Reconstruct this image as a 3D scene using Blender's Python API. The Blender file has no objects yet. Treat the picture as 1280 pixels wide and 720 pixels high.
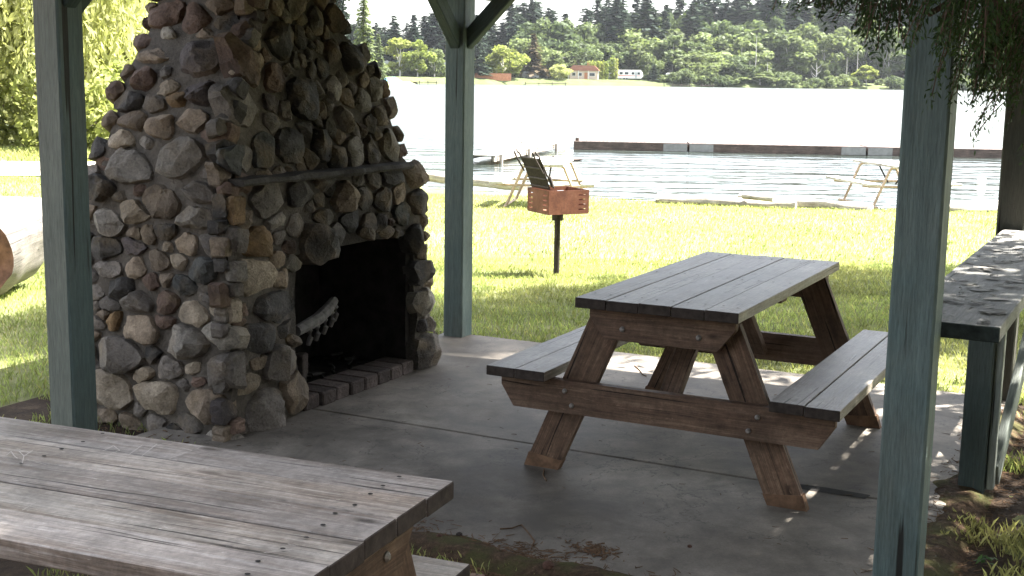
import bpy, math, random
import numpy as np
from mathutils import Vector, Matrix, noise
random.seed(7); rng = np.random.default_rng(7)
SC = bpy.context.scene
COL = SC.collection
PI = math.pi
R = math.radians

# ------------------------------------------------------------------ frame of reference
F, PITCH, ROLL, CH = 1605.46, 0.1640, -0.0160, 1.688        # focal length (px of a 1280 wide frame), tilt, roll, eye height
YA = -0.47326                                               # the shelter stands turned by this much
UX, UY = math.cos(YA), math.sin(YA)
OX, OY = -0.352, 8.264                                      # foot of the back post
def W(u, v, z=0.0):
    return Vector((OX + u*UX - v*UY, OY + u*UY + v*UX, z))
def toUV(x, y):
    dx, dy = x-OX, y-OY
    return dx*UX + dy*UY, -dx*UY + dy*UX
fw = Vector((0, math.cos(PITCH), -math.sin(PITCH))); up0 = Vector((0, math.sin(PITCH), math.cos(PITCH))); rt0 = Vector((1, 0, 0))
rt = rt0*math.cos(ROLL) - up0*math.sin(ROLL); up = up0*math.cos(ROLL) + rt0*math.sin(ROLL)
def ray(px, py): return fw*F + rt*(px-640) - up*(py-360)
def at(px, py, Y):
    d = ray(px, py); return d*(Y/d.y) + Vector((0, 0, CH))
def bp(px, py, z=0.0):
    d = ray(px, py); return d*((z-CH)/d.z) + Vector((0, 0, CH))

# ------------------------------------------------------------------ object helpers
def tag(o, label=None, cat=None, group=None, kind=None):
    if label: o['label'] = label
    if cat: o['category'] = cat
    if group: o['group'] = group
    if kind: o['kind'] = kind
    return o
def empty(name, loc, rz=0.0, label=None, cat=None, group=None):
    o = bpy.data.objects.new(name, None); COL.objects.link(o)
    o.location = loc; o.rotation_euler = (0, 0, rz); o.empty_display_size = .1
    return tag(o, label, cat, group)
def link(name, me, parent=None):
    o = bpy.data.objects.new(name, me); COL.objects.link(o)
    if parent: o.parent = parent
    return o
def copy_tree(o, parent=None):
    c = o.copy(); COL.objects.link(c); c.parent = parent
    for ch in list(o.children): copy_tree(ch, c)
    return c

class MB:
    """collects shapes, builds them as ONE mesh"""
    def __init__(s): s.v = []; s.f = []; s.g = []; s.t = []; s.m = []; s.cur = 0
    def add(s, vs, fs, g=None, t=(1, 1, 1)):
        b = len(s.v); s.v += [tuple(p) for p in vs]; s.f += [tuple(b+i for i in f) for f in fs]
        s.g += list(g) if g is not None else [tuple(p) for p in vs]
        s.t += [tuple(t)]*len(vs) if not isinstance(t, list) else t
        s.m += [s.cur]*len(fs)
    def box(s, c, d, M=None, g=None, t=(1, 1, 1), ch=0.0, em=None):
        """box of size d about c, in frame M (Matrix 3x3); long edges chamfered by ch; grain runs along the longest side"""
        x, y, z = [k/2 for k in d]; ax = max(range(3), key=lambda i: d[i])
        a, b = [i for i in range(3) if i != ax]; h = (x, y, z)
        ha, hb = h[a], h[b]; ch = min(ch, ha*.6, hb*.6)
        if ch > 0: prof = [(-ha+ch, -hb), (ha-ch, -hb), (ha, -hb+ch), (ha, hb-ch), (ha-ch, hb), (-ha+ch, hb), (-ha, hb-ch), (-ha, -hb+ch)]
        else: prof = [(-ha, -hb), (ha, -hb), (ha, hb), (-ha, hb)]
        n = len(prof); vs = []; gs = []; q = random.random()*20
        ends = (-h[ax], -h[ax]+ch, h[ax]-ch, h[ax]) if ch > 0 else (-h[ax], h[ax])
        for k, e in enumerate(ends):
            sh = 1.0 if not (ch > 0 and k in (0, 3)) else .0
            for pa, pb in prof:
                if sh == 0.0: pa = math.copysign(max(abs(pa)-ch, 0), pa); pb = math.copysign(max(abs(pb)-ch, 0), pb)
                p = [0, 0, 0]; p[ax] = e; p[a] = pa; p[b] = pb
                P = Vector(p); P = (M @ P if M else P) + Vector(c); vs.append(P); gs.append((e, pa+q, pb+q*.7))
        fs = [tuple(reversed(range(n))), tuple(range(n*(len(ends)-1), n*len(ends)))]
        for k in range(len(ends)-1):
            for i in range(n):
                j = (i+1) % n; fs.append((k*n+i, k*n+j, (k+1)*n+j, (k+1)*n+i))
        # orientation differs with the axis chosen: fixed at build time by recalculating normals
        s.add(vs, fs, gs, t)
        if em is not None:
            q_ = len(fs)
            for i in [0, 1]+(list(range(2, 2+n))+list(range(q_-n, q_)) if ch > 0 else []): s.m[-q_+i] = em
    def tube(s, pts, r, n=8, t=(1, 1, 1), cap=True):
        pts = [Vector(p) for p in pts]; rs = r if isinstance(r, (list, tuple)) else [r]*len(pts)
        vs = []; gs = []; L = 0; ref = None
        for i, p in enumerate(pts):
            d = (pts[min(i+1, len(pts)-1)] - pts[max(i-1, 0)]).normalized()
            if ref is None: ref = Vector((0, 0, 1)) if abs(d.z) < .9 else Vector((1, 0, 0))
            a = d.cross(ref).normalized(); b = d.cross(a).normalized(); ref = b.cross(d) if False else ref
            if i: L += (p-pts[i-1]).length
            for k in range(n):
                w = 2*PI*k/n; vs.append(p + a*(rs[i]*math.cos(w)) + b*(rs[i]*math.sin(w))); gs.append((L, rs[i]*math.cos(w)+p.x*.01, rs[i]*math.sin(w)))
        fs = []
        for i in range(len(pts)-1):
            for k in range(n):
                j = (k+1) % n; fs.append((i*n+k, i*n+j, (i+1)*n+j, (i+1)*n+k))
        if cap: fs += [tuple(reversed(range(n))), tuple(range((len(pts)-1)*n, len(pts)*n))]
        s.add(vs, fs, gs, t)
    def prism(s, poly, c, ax_a, ax_b, ax_n, th, t=(1, 1, 1), ch=0.0):
        """polygon in plane (ax_a, ax_b) about c, thickness th along ax_n; grain along ax_a"""
        A, B, N = Vector(ax_a), Vector(ax_b), Vector(ax_n); n = len(poly); vs = []; gs = []; q = random.random()*20
        cx = sum(p[0] for p in poly)/n; cy = sum(p[1] for p in poly)/n
        lay = ((-.5, 0), (-.5, 0), (.5, 0), (.5, 0)) if ch <= 0 else None
        rows = [(-th/2, ch), (-th/2+ch, 0), (th/2-ch, 0), (th/2, ch)] if ch > 0 else [(-th/2, 0), (th/2, 0)]
        for e, inn in rows:
            for a, b in poly:
                da, db = cx-a, cy-b; l = math.hypot(da, db) or 1
                a2, b2 = a+da/l*inn, b+db/l*inn
                vs.append(Vector(c)+A*a2+B*b2+N*e); gs.append((a2, b2+q, e+q*.6))
        k = len(rows); fs = [tuple(reversed(range(n))), tuple(range(n*(k-1), n*k))]
        for r_ in range(k-1):
            for i in range(n):
                j = (i+1) % n; fs.append((r_*n+i, r_*n+j, (r_+1)*n+j, (r_+1)*n+i))
        s.add(vs, fs, gs, t)
    def build(s, name, mats, parent=None, smooth=None, recalc=True):
        me = bpy.data.meshes.new(name); me.from_pydata([tuple(v) for v in s.v], [], s.f)
        a = me.attributes.new('gc', 'FLOAT_VECTOR', 'POINT'); a.data.foreach_set('vector', np.array([tuple(g) for g in s.g], dtype=np.float32).ravel())
        a = me.attributes.new('tint', 'FLOAT_COLOR', 'POINT'); a.data.foreach_set('color', np.array([tuple(t)+(1.,) for t in s.t], dtype=np.float32).ravel())
        mats = mats if isinstance(mats, (list, tuple)) else [mats]
        for m in mats: me.materials.append(m)
        if len(mats) > 1: me.polygons.foreach_set('material_index', np.array(s.m, dtype=np.int32))
        if recalc:
            import bmesh
            bm = bmesh.new(); bm.from_mesh(me); bmesh.ops.recalc_face_normals(bm, faces=bm.faces); bm.to_mesh(me); bm.free()
        if smooth is not None:
            me.polygons.foreach_set('use_smooth', np.ones(len(me.polygons), dtype=bool)); me.set_sharp_from_angle(angle=R(smooth))
        me.update()
        return link(name, me, parent)

def np_mesh(name, verts, faces, tint, mats, parent=None, matidx=None, smooth=False):
    """verts (N,3), faces (M,k) of one size k, tint (N,3)"""
    verts = np.asarray(verts, dtype=np.float32); faces = np.asarray(faces, dtype=np.int32); k = faces.shape[1]
    me = bpy.data.meshes.new(name); me.vertices.add(len(verts)); me.vertices.foreach_set('co', verts.ravel())
    me.loops.add(faces.size); me.loops.foreach_set('vertex_index', faces.ravel())
    me.polygons.add(len(faces)); me.polygons.foreach_set('loop_start', np.arange(0, faces.size, k, dtype=np.int32))
    me.polygons.foreach_set('loop_total', np.full(len(faces), k, dtype=np.int32))
    if smooth: me.polygons.foreach_set('use_smooth', np.ones(len(faces), dtype=bool))
    for m in (mats if isinstance(mats, (list, tuple)) else [mats]): me.materials.append(m)
    if matidx is not None: me.polygons.foreach_set('material_index', np.asarray(matidx, dtype=np.int32))
    me.update(calc_edges=True); me.validate()
    a = me.attributes.new('tint', 'FLOAT_COLOR', 'POINT')
    a.data.foreach_set('color', np.concatenate([np.asarray(tint, dtype=np.float32), np.ones((len(verts), 1), np.float32)], 1).ravel())
    return link(name, me, parent) if name else me

# ------------------------------------------------------------------ materials
class NT:
    def __init__(s, name):
        s.m = bpy.data.materials.new(name); s.m.use_nodes = True; s.t = s.m.node_tree; s.t.nodes.clear()
        s.out = s.n('ShaderNodeOutputMaterial')
    def n(s, typ, **kw):
        nd = s.t.nodes.new(typ)
        for k, v in kw.items():
            if k in nd.inputs.keys(): nd.inputs[k].default_value = v
            else: setattr(nd, k, v)
        return nd
    def l(s, a, b): s.t.links.new(a, b); return s
    def coord(s, kind='Object'): return s.n('ShaderNodeTexCoord').outputs[kind]
    def attr(s, name, out='Color'): return s.n('ShaderNodeAttribute', attribute_name=name).outputs[out]
    def mapping(s, vec, scale=(1, 1, 1), loc=(0, 0, 0), rot=(0, 0, 0)):
        m = s.n('ShaderNodeMapping'); m.inputs['Scale'].default_value = scale; m.inputs['Location'].default_value = loc; m.inputs['Rotation'].default_value = rot
        s.l(vec, m.inputs['Vector']); return m.outputs['Vector']
    def noise(s, vec, scale=5, detail=4, rough=.55, dist=0):
        n = s.n('ShaderNodeTexNoise'); n.inputs['Scale'].default_value = scale; n.inputs['Detail'].default_value = detail
        n.inputs['Roughness'].default_value = rough; n.inputs['Distortion'].default_value = dist
        if vec is not None: s.l(vec, n.inputs['Vector'])
        return n.outputs['Fac']
    def vor(s, vec, scale=5, feature='F1', out='Distance', rnd=1.0):
        n = s.n('ShaderNodeTexVoronoi', feature=feature); n.inputs['Scale'].default_value = scale; n.inputs['Randomness'].default_value = rnd
        s.l(vec, n.inputs['Vector']); return n.outputs[out]
    def ramp(s, fac, stops, interp='LINEAR'):
        r = s.n('ShaderNodeValToRGB'); cr = r.color_ramp; cr.interpolation = interp
        while len(cr.elements) < len(stops): cr.elements.new(.5)
        for e, (p, c) in zip(cr.elements, stops):
            e.position = p; e.color = tuple(c)+(1,) if isinstance(c, (tuple, list)) else (c, c, c, 1)
        s.l(fac, r.inputs['Fac']); return r.outputs['Color']
    def mix(s, fac, a, b, mode='MIX'):
        m = s.n('ShaderNodeMix', data_type='RGBA', blend_type=mode)
        for sock, val in ((m.inputs[0], fac), (m.inputs[6], a), (m.inputs[7], b)):
            if isinstance(val, (int, float)): sock.default_value = val
            elif isinstance(val, (tuple, list)): sock.default_value = tuple(val)+(1,) if len(val) == 3 else val
            else: s.l(val, sock)
        return m.outputs[2]
    def math(s, op, a, b=0.0, clamp=False):
        m = s.n('ShaderNodeMath', operation=op, use_clamp=clamp)
        for sock, val in ((m.inputs[0], a), (m.inputs[1], b)):
            if isinstance(val, (int, float)): sock.default_value = val
            else: s.l(val, sock)
        return m.outputs[0]
    def bump(s, h, strength=.3, dist=.01, normal=None):
        b = s.n('ShaderNodeBump'); b.inputs['Strength'].default_value = strength; b.inputs['Distance'].default_value = dist
        s.l(h, b.inputs['Height'])
        if normal is not None: s.l(normal, b.inputs['Normal'])
        return b.outputs['Normal']
    def bsdf(s, col, rough=.6, spec=.4, normal=None, metal=0.0, trans=None, tfac=.4):
        p = s.n('ShaderNodeBsdfPrincipled')
        for key, val in (('Base Color', col), ('Roughness', rough), ('Specular IOR Level', spec), ('Metallic', metal)):
            if isinstance(val, (int, float)): p.inputs[key].default_value = val
            elif isinstance(val, (tuple, list)): p.inputs[key].default_value = tuple(val)+(1,)
            else: s.l(val, p.inputs[key])
        if normal is not None: s.l(normal, p.inputs['Normal'])
        last = p.outputs[0]
        if trans is not None:
            t = s.n('ShaderNodeBsdfTranslucent')
            if isinstance(trans, (tuple, list)): t.inputs['Color'].default_value = tuple(trans)+(1,)
            else: s.l(trans, t.inputs['Color'])
            mx = s.n('ShaderNodeMixShader'); mx.inputs[0].default_value = tfac
            s.l(last, mx.inputs[1]); s.l(t.outputs[0], mx.inputs[2]); last = mx.outputs[0]
        s.l(last, s.out.inputs['Surface']); return s.m

def plain(name, col, rough=.6, spec=.4, metal=0, var=.25, scale=8, bump=.15):
    k = NT(name); c = k.coord(); nz = k.noise(c, scale, 5, .6)
    cc = k.ramp(nz, [(.3, tuple(x*(1-var) for x in col)), (.7, tuple(min(1, x*(1+var)) for x in col))])
    return k.bsdf(cc, rough, spec, k.bump(k.noise(c, scale*6, 4), bump, .004), metal)

def wood(name, light, dark, brown, rough=.62, spec=.35, silver=.5, gs=1.0):
    """weathered softwood: grain along gc.x, silvering, cracks, knots, a tone for each board (tint)"""
    k = NT(name); g = k.attr('gc', 'Vector')
    warp = k.noise(k.mapping(g, (1.2, 9, 9)), 1.0, 3, .5)
    wv = k.n('ShaderNodeVectorMath', operation='ADD'); k.l(g, wv.inputs[0])
    sc = k.n('ShaderNodeVectorMath', operation='SCALE'); k.l(warp, sc.inputs[0]); sc.inputs['Scale'].default_value = .035; k.l(sc.outputs[0], wv.inputs[1]); g2 = wv.outputs[0]
    grain = k.noise(k.mapping(g2, (4.5*gs, 105*gs, 105*gs)), 1.0, 6, .68)
    fine = k.noise(k.mapping(g2, (7*gs, 420*gs, 420*gs)), 1.0, 3, .6)
    patch = k.noise(k.mapping(g, (1.6, 11, 11)), 1.0, 4, .6)
    base = k.ramp(grain, [(.3, dark), (.5, brown), (.68, light)])
    base = k.mix(k.ramp(patch, [(.38, 0.0), (.62, silver)]), base, light)
    base = k.mix(.45, base, k.ramp(fine, [(.3, .35), (.6, 1.0)]), 'MULTIPLY')
    crack = k.ramp(k.noise(k.mapping(g2, (1.1, 75, 75), (3, 1, 2)), 1.0, 2, .4), [(.30, 1.0), (.345, 0.0)])
    base = k.mix(crack, base, tuple(x*.3 for x in dark))
    kd = k.vor(k.mapping(g, (3.2, 9, 9)), 1.0, 'F1')
    knot = k.ramp(kd, [(.055, 1.0), (.10, .55), (.15, 0.0)])
    base = k.mix(knot, base, tuple(x*.35 for x in brown))
    iso = k.noise(k.coord(), 46, 6, .75); base = k.mix(.75, base, k.ramp(iso, [(.3, .55), (.68, 1.3)]), 'MULTIPLY')
    rub = k.ramp(k.noise(k.mapping(g, (16, 60, 60), (1, 4, 7)), 1.0, 7, .8), [(.60, 0.0), (.67, .7)]); base = k.mix(rub, base, tuple(min(.6, x*1.35) for x in light))
    base = k.mix(1.0, base, k.attr('tint'), 'MULTIPLY')
    geo = k.n('ShaderNodeNewGeometry')
    stain = k.ramp(k.noise(k.coord(), 3.1, 5, .65), [(.36, .45), (.62, 1.08)])
    base = k.mix(.7, base, stain, 'MULTIPLY')
    h = k.math('ADD', k.math('MULTIPLY', grain, .7), k.math('MULTIPLY', fine, .3)); h = k.math('SUBTRACT', h, k.math('MULTIPLY', crack, .8))
    return k.bsdf(base, k.math('ADD', k.math('MULTIPLY', grain, .25), rough-.12), spec, k.bump(h, .55, .004))

def paint(name, col, worn, rough=.62, wornamt=.6):
    k = NT(name); g = k.attr('gc', 'Vector'); c = k.coord()
    streak = k.noise(k.mapping(g, (1.5, 30, 30)), 1.0, 5, .65); blot = k.noise(c, 2.6, 5, .6); fine = k.noise(k.mapping(g, (14, 160, 160)), 1.0, 4, .7)
    cc = k.mix(k.ramp(blot, [(.35, 0.0), (.68, wornamt)]), col, worn)
    cc = k.mix(k.ramp(streak, [(.35, .0), (.7, .55)]), cc, tuple(x*.62 for x in col))
    dirt = k.ramp(k.noise(k.mapping(c, (2.2, 2.2, .9)), 1.0, 6, .7), [(.5, 0.0), (.72, .65)]); cc = k.mix(dirt, cc, (.10, .105, .085))
    chip = k.ramp(k.noise(k.mapping(g, (7, 46, 46)), 1.0, 7, .8), [(.63, 0.0), (.68, 1.0)])
    cc = k.mix(k.math('MULTIPLY', chip, .8), cc, (.20, .19, .16))
    cc = k.mix(.6, cc, k.ramp(fine, [(.28, .45), (.7, 1.25)]), 'MULTIPLY')
    split = k.ramp(k.noise(k.mapping(g, (.8, 34, 34), (5, 2, 1)), 1.0, 2, .4), [(.285, 1.0), (.31, 0.0)]); cc = k.mix(split, cc, (.02, .02, .017))
    cc = k.mix(1.0, cc, k.attr('tint'), 'MULTIPLY')
    return k.bsdf(cc, rough, .3, k.bump(k.math('SUBTRACT', k.math('ADD', fine, streak), split), .7, .006))

def stone_mat():
    k = NT('field_stone'); c = k.coord(); t = k.attr('tint')
    n1 = k.noise(c, 22, 6, .65, .4); n2 = k.noise(c, 90, 5, .7); n3 = k.noise(c, 7, 3, .5)
    col = k.mix(1.0, t, k.ramp(n1, [(.25, .50), (.5, .95), (.75, 1.35)]), 'MULTIPLY')
    col = k.mix(k.ramp(n3, [(.5, 0.0), (.68, .38)]), col, (.26, .19, .11))
    col = k.mix(.6, col, k.ramp(n2, [(.3, .45), (.65, 1.25)]), 'MULTIPLY')
    lich = k.ramp(k.noise(c, 31, 6, .7), [(.63, 0.0), (.69, .55)])
    col = k.mix(lich, col, k.mix(.5, t, (.42, .41, .36)))
    h = k.math('ADD', k.math('MULTIPLY', n1, .9), k.math('MULTIPLY', n2, .4))
    return k.bsdf(col, .8, .3, k.bump(h, 1.0, .022))
def mortar_mat(name, a, b):
    k = NT(name); c = k.coord(); n1 = k.noise(c, 9, 6, .65); n2 = k.noise(c, 60, 5, .7)
    col = k.mix(.6, k.ramp(n1, [(.3, a), (.7, b)]), k.ramp(n2, [(.3, .5), (.7, 1.2)]), 'MULTIPLY')
    col = k.mix(1.0, col, k.attr('tint'), 'MULTIPLY')
    return k.bsdf(col, .9, .2, k.bump(k.math('ADD', n1, n2), .8, .015))
def concrete_mat():
    k = NT('shelter_concrete'); c = k.coord(); big = k.noise(c, 1.1, 6, .6, .3); mid = k.noise(c, 5, 6, .65); fin = k.noise(c, 130, 4, .7)
    col = k.ramp(big, [(.28, (.085, .072, .058)), (.48, (.195, .172, .145)), (.70, (.32, .287, .245))])
    col = k.mix(.75, col, k.ramp(mid, [(.32, .5), (.66, 1.22)]), 'MULTIPLY')
    col = k.mix(.45, col, k.ramp(fin, [(.3, .55), (.7, 1.3)]), 'MULTIPLY')
    spot = k.ramp(k.noise(c, 1.7, 5, .6, .6), [(.52, 0.0), (.68, .75)]); col = k.mix(spot, col, (.075, .066, .055))
    speck = k.ramp(k.vor(c, 26), [(.03, 1.0), (.055, 0.0)]); col = k.mix(k.math('MULTIPLY', speck, .6), col, (.05, .045, .04))
    hair = k.ramp(k.math('ABSOLUTE', k.math('SUBTRACT', k.noise(c, .9, 8, .62), .5)), [(.0, .7), (.004, 0.0)]); col = k.mix(hair, col, (.06, .055, .05))
    return k.bsdf(col, k.math('ADD', k.math('MULTIPLY', mid, .3), .58), .3, k.bump(k.math('ADD', mid, k.math('MULTIPLY', fin, .4)), .25, .006))
def leaf_mat(name, c1, c2, tfac=.45, rough=.55, transmul=1.5, rnd=True, spec=.25):
    k = NT(name); t = k.attr('tint'); inf = k.n('ShaderNodeObjectInfo').outputs['Random'] if rnd else None
    col = k.mix(inf, c1, c2) if rnd else k.mix(.5, c1, c2)
    col = k.mix(1.0, col, t, 'MULTIPLY')
    tr = k.mix(1.0, col, (transmul*1.05, transmul*1.1, transmul*.7), 'MULTIPLY')
    return k.bsdf(col, rough, spec, None, 0, tr, tfac)
def bark_mat(name, a, b, sc=1.0):
    k = NT(name); c = k.mapping(k.coord(), (14*sc, 14*sc, 2.2*sc)); n1 = k.noise(c, 1, 6, .7); n2 = k.noise(c, 5, 4, .6)
    return k.bsdf(k.ramp(k.math('MULTIPLY', n1, k.math('ADD', n2, .5)), [(.25, a), (.7, b)]), .9, .2, k.bump(n1, .9, .03))
def lawn_mat():
    k = NT('lawn_soil'); c = k.coord()
    big = k.noise(c, .45, 5, .6); fin = k.noise(c, 9, 6, .7); vf = k.noise(c, 80, 4, .7)
    g = k.ramp(k.math('ADD', k.math('MULTIPLY', big, .5), k.math('MULTIPLY', fin, .5)), [(.35, (.10, .13, .045)), (.5, (.20, .215, .09)), (.65, (.29, .28, .15))])
    d = k.ramp(fin, [(.3, (.026, .018, .012)), (.55, (.065, .044, .03)), (.72, (.12, .085, .056))])
    # bare duff: in front of the slab, beside it, and under the fireplace
    sep = k.n('ShaderNodeSeparateXYZ'); mp = k.n('ShaderNodeMapping'); mp.vector_type = 'TEXTURE'
    mp.inputs['Location'].default_value = (OX, OY, 0); mp.inputs['Rotation'].default_value = (0, 0, YA); k.l(c, mp.inputs['Vector']); k.l(mp.outputs[0], sep.inputs[0])
    u, v = sep.outputs['X'], sep.outputs['Y']; wob = k.math('MULTIPLY', k.math('SUBTRACT', k.noise(c, 3.0, 4, .6), .5), 1.1)
    front = k.math('LESS_THAN', k.math('ADD', v, wob), -3.25)
    fr2 = k.math('MULTIPLY', front, k.math('GREATER_THAN', k.noise(c, 2.2, 5, .65), .40))
    side = k.math('MULTIPLY', k.math('LESS_THAN', k.math('ADD', u, wob), 3.72), k.math('LESS_THAN', v, .2)); side = k.math('MULTIPLY', side, k.math('GREATER_THAN', u, -1.15))
    m = k.math('MAXIMUM', fr2, side, True)
    col = k.mix(m, g, d); col = k.mix(.5, col, k.ramp(vf, [(.3, .4), (.7, 1.3)]), 'MULTIPLY')
    return k.bsdf(col, .9, .15, k.bump(k.math('ADD', fin, vf), .8, .03))

M = {}
M['table'] = wood('weathered_tabletop', (.41, .385, .355), (.085, .066, .053), (.245, .20, .163), rough=.50, spec=.5, silver=.6)
M['seat'] = M['table']
M['frame'] = wood('weathered_table_frame', (.25, .17, .118), (.075, .046, .033), (.165, .10, .066), rough=.68, spec=.25, silver=.3, gs=.55)
M['neartop'] = wood('weathered_near_tabletop', (.42, .395, .37), (.10, .078, .063), (.24, .195, .16), rough=.55, spec=.45, silver=.6)
M['endgrain'] = plain('dark_end_grain', (.045, .035, .03), .85, .2, var=.5, scale=30)
M['bolt'] = plain('dull_galvanised_bolt', (.30, .28, .26), .5, .5, .7, .2, 40)
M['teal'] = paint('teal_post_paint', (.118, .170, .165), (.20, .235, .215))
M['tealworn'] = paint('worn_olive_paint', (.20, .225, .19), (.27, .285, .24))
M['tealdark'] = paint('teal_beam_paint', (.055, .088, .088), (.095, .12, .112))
M['endshade'] = plain('counter_end_shade', (.035, .045, .042), .75, .2, var=.5, scale=30)  # shadow on the counter's end face, put into its colour
M['countertop'] = paint('peeling_counter_paint', (.15, .145, .135), (.42, .41, .38), wornamt=.9)
M['braceboard'] = paint('pale_brace_paint', (.22, .25, .225), (.40, .42, .37))
M['stone'] = stone_mat()
M['mortar'] = mortar_mat('lime_mortar', (.085, .075, .064), (.20, .178, .152))
M['soot'] = plain('soot_blackened_brick', (.024, .021, .02), .95, .1, var=.5, scale=14)
M['hearth'] = mortar_mat('sooty_hearth_brick', (.055, .046, .043), (.135, .112, .105))
M['ledge'] = mortar_mat('mantel_concrete', (.05, .045, .04), (.11, .10, .09))
M['ash'] = plain('ash_grey_iron', (.13, .122, .115), .85, .2, var=.45, scale=25)
M['char'] = plain('charcoal', (.02, .018, .017), .85, .25, var=.5, scale=30, bump=.5)
M['concrete'] = concrete_mat()
M['lawn'] = lawn_mat()
M['blade'] = leaf_mat('grass_blade', (.205, .235, .095), (.205, .235, .095), .45, .5, 1.7, False)
M['duff'] = plain('dry_needles', (.125, .078, .048), .9, .1, var=.4, scale=30)
M['rust'] = None
def rust_mat():
    k = NT('rusty_grill_steel'); c = k.coord(); n1 = k.noise(c, 9, 6, .65); n2 = k.noise(c, 70, 4, .6)
    col = k.ramp(n1, [(.3, (.09, .036, .022)), (.55, (.165, .066, .038)), (.75, (.205, .095, .06))]); col = k.mix(.4, col, k.ramp(n2, [(.3, .5), (.7, 1.2)]), 'MULTIPLY')
    return k.bsdf(col, .75, .3, k.bump(n2, .3, .003), .15)
M['rust'] = rust_mat()
M['iron'] = plain('dark_grill_iron', (.045, .036, .032), .7, .4, .5, .4, 40)
M['pipe'] = plain('rusty_white_pipe', (.40, .30, .22), .6, .4, .1, .35, 20)
M['paleplank'] = wood('bleached_plank', (.62, .60, .56), (.34, .31, .28), (.50, .47, .42), silver=.7)
M['driftwood'] = wood('bleached_driftwood', (.55, .51, .45), (.10, .075, .055), (.33, .28, .23), silver=.5, gs=.6)
M['docktimber'] = wood('wet_dock_timber', (.17, .125, .105), (.04, .028, .024), (.10, .072, .06), silver=.25, gs=.4)
M['plate'] = plain('galvanised_plate', (.21, .21, .205), .5, .5, .3, .2, 6)
M['logbark'] = wood('silvered_log', (.19, .175, .16), (.035, .03, .025), (.115, .10, .088), silver=.5, gs=.35)
M['logend'] = plain('red_cut_log_end', (.17, .09, .065), .85, .2, var=.6, scale=9, bump=.6)
M['logdark'] = plain('rotten_log_heart', (.10, .045, .03), .9, .1, var=.5, scale=12, bump=.6)
M['gravel'] = plain('pale_gravel', (.30, .275, .235), .9, .2, var=.25, scale=12, bump=.6)
M['bark'] = bark_mat('cedar_bark', (.045, .03, .024), (.15, .10, .075))
M['farbark'] = bark_mat('far_bark', (.09, .075, .06), (.2, .17, .14), .3)
M['palebark'] = bark_mat('alder_bark', (.25, .24, .22), (.5, .48, .45), .3)
M['cedar'] = leaf_mat('cedar_spray', (.035, .062, .022), (.035, .062, .022), .35, .5, 1.6, False)
M['willow'] = leaf_mat('willow_leaf', (.26, .28, .125), (.31, .31, .15), .45, .5, 1.3, spec=.06)
M['bushleaf'] = leaf_mat('bank_bush_leaf', (.19, .215, .08), (.25, .255, .11), .45, .5, 1.3, spec=.06)
M['fir'] = leaf_mat('fir_needles', (.014, .024, .019), (.030, .043, .028), .2, .6, 1.3, spec=.06)
M['broad'] = leaf_mat('broadleaf_far', (.055, .074, .038), (.115, .138, .066), .35, .55, 1.4, spec=.06)
M['pale'] = leaf_mat('pale_broadleaf_far', (.14, .17, .045), (.20, .21, .07), .4, .55, 1.3, spec=.06)
M['brownfir'] = leaf_mat('brown_fir_needles', (.075, .058, .035), (.075, .058, .035), .2, .6, 1.2, spec=.06)
M['farground'] = plain('far_bank_grass', (.075, .09, .038), .9, .1, var=.4, scale=.15)
M['weed'] = leaf_mat('weed_leaf', (.06, .12, .03), (.06, .12, .03), .4, .5, 1.5, False)

# ------------------------------------------------------------------ world, sun, camera
SUN_EL = R(58); sd = Vector((.965, .26, 0)).normalized()
w = bpy.data.worlds.new('World'); SC.world = w; w.use_nodes = True
nt = w.node_tree; nt.nodes.clear(); sky = nt.nodes.new('ShaderNodeTexSky'); sky.sky_type = 'NISHITA'; sky.sun_disc = False
sky.sun_elevation = SUN_EL; sky.sun_rotation = math.atan2(sd.x, sd.y); sky.air_density = 1.0; sky.dust_density = 2.2; sky.ozone_density = .6; sky.altitude = 50
bg = nt.nodes.new('ShaderNodeBackground'); bg.inputs['Strength'].default_value = .085
wo = nt.nodes.new('ShaderNodeOutputWorld'); hs_ = nt.nodes.new('ShaderNodeHueSaturation'); hs_.inputs['Saturation'].default_value = .38; nt.links.new(sky.outputs[0], hs_.inputs['Color']); nt.links.new(hs_.outputs[0], bg.inputs[0]); nt.links.new(bg.outputs[0], wo.inputs[0])
sl = bpy.data.lights.new('sun', 'SUN'); sl.energy = 5.0; sl.angle = R(.53); sl.color = (1, .955, .88)
so = bpy.data.objects.new('sun', sl); COL.objects.link(so)
sdir = Vector((sd.x*math.cos(SUN_EL), sd.y*math.cos(SUN_EL), math.sin(SUN_EL)))
so.rotation_euler = sdir.to_track_quat('Z', 'Y').to_euler(); so.location = (10, 5, 20)
cd = bpy.data.cameras.new('camera'); co = bpy.data.objects.new('camera', cd); COL.objects.link(co); SC.camera = co
cd.sensor_width = 36; cd.lens = 36*F/1280; cd.clip_start = .05; cd.clip_end = 3000
mw = Matrix((rt, up, -fw)).transposed().to_4x4(); mw.translation = Vector((0, 0, CH)); co.matrix_world = mw
vs_ = SC.view_settings; SC.display_settings.display_device = 'sRGB'
vs_.view_transform = 'Standard'; vs_.look = 'None'; vs_.gamma = 1; vs_.exposure = 3.1; vs_.use_curve_mapping = False
SC.render.engine = 'CYCLES'; SC.cycles.use_denoising = True; SC.cycles.max_bounces = 8; SC.cycles.transparent_max_bounces = 8
SC.cycles.diffuse_bounces = 4; SC.cycles.volume_bounces = 0

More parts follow.
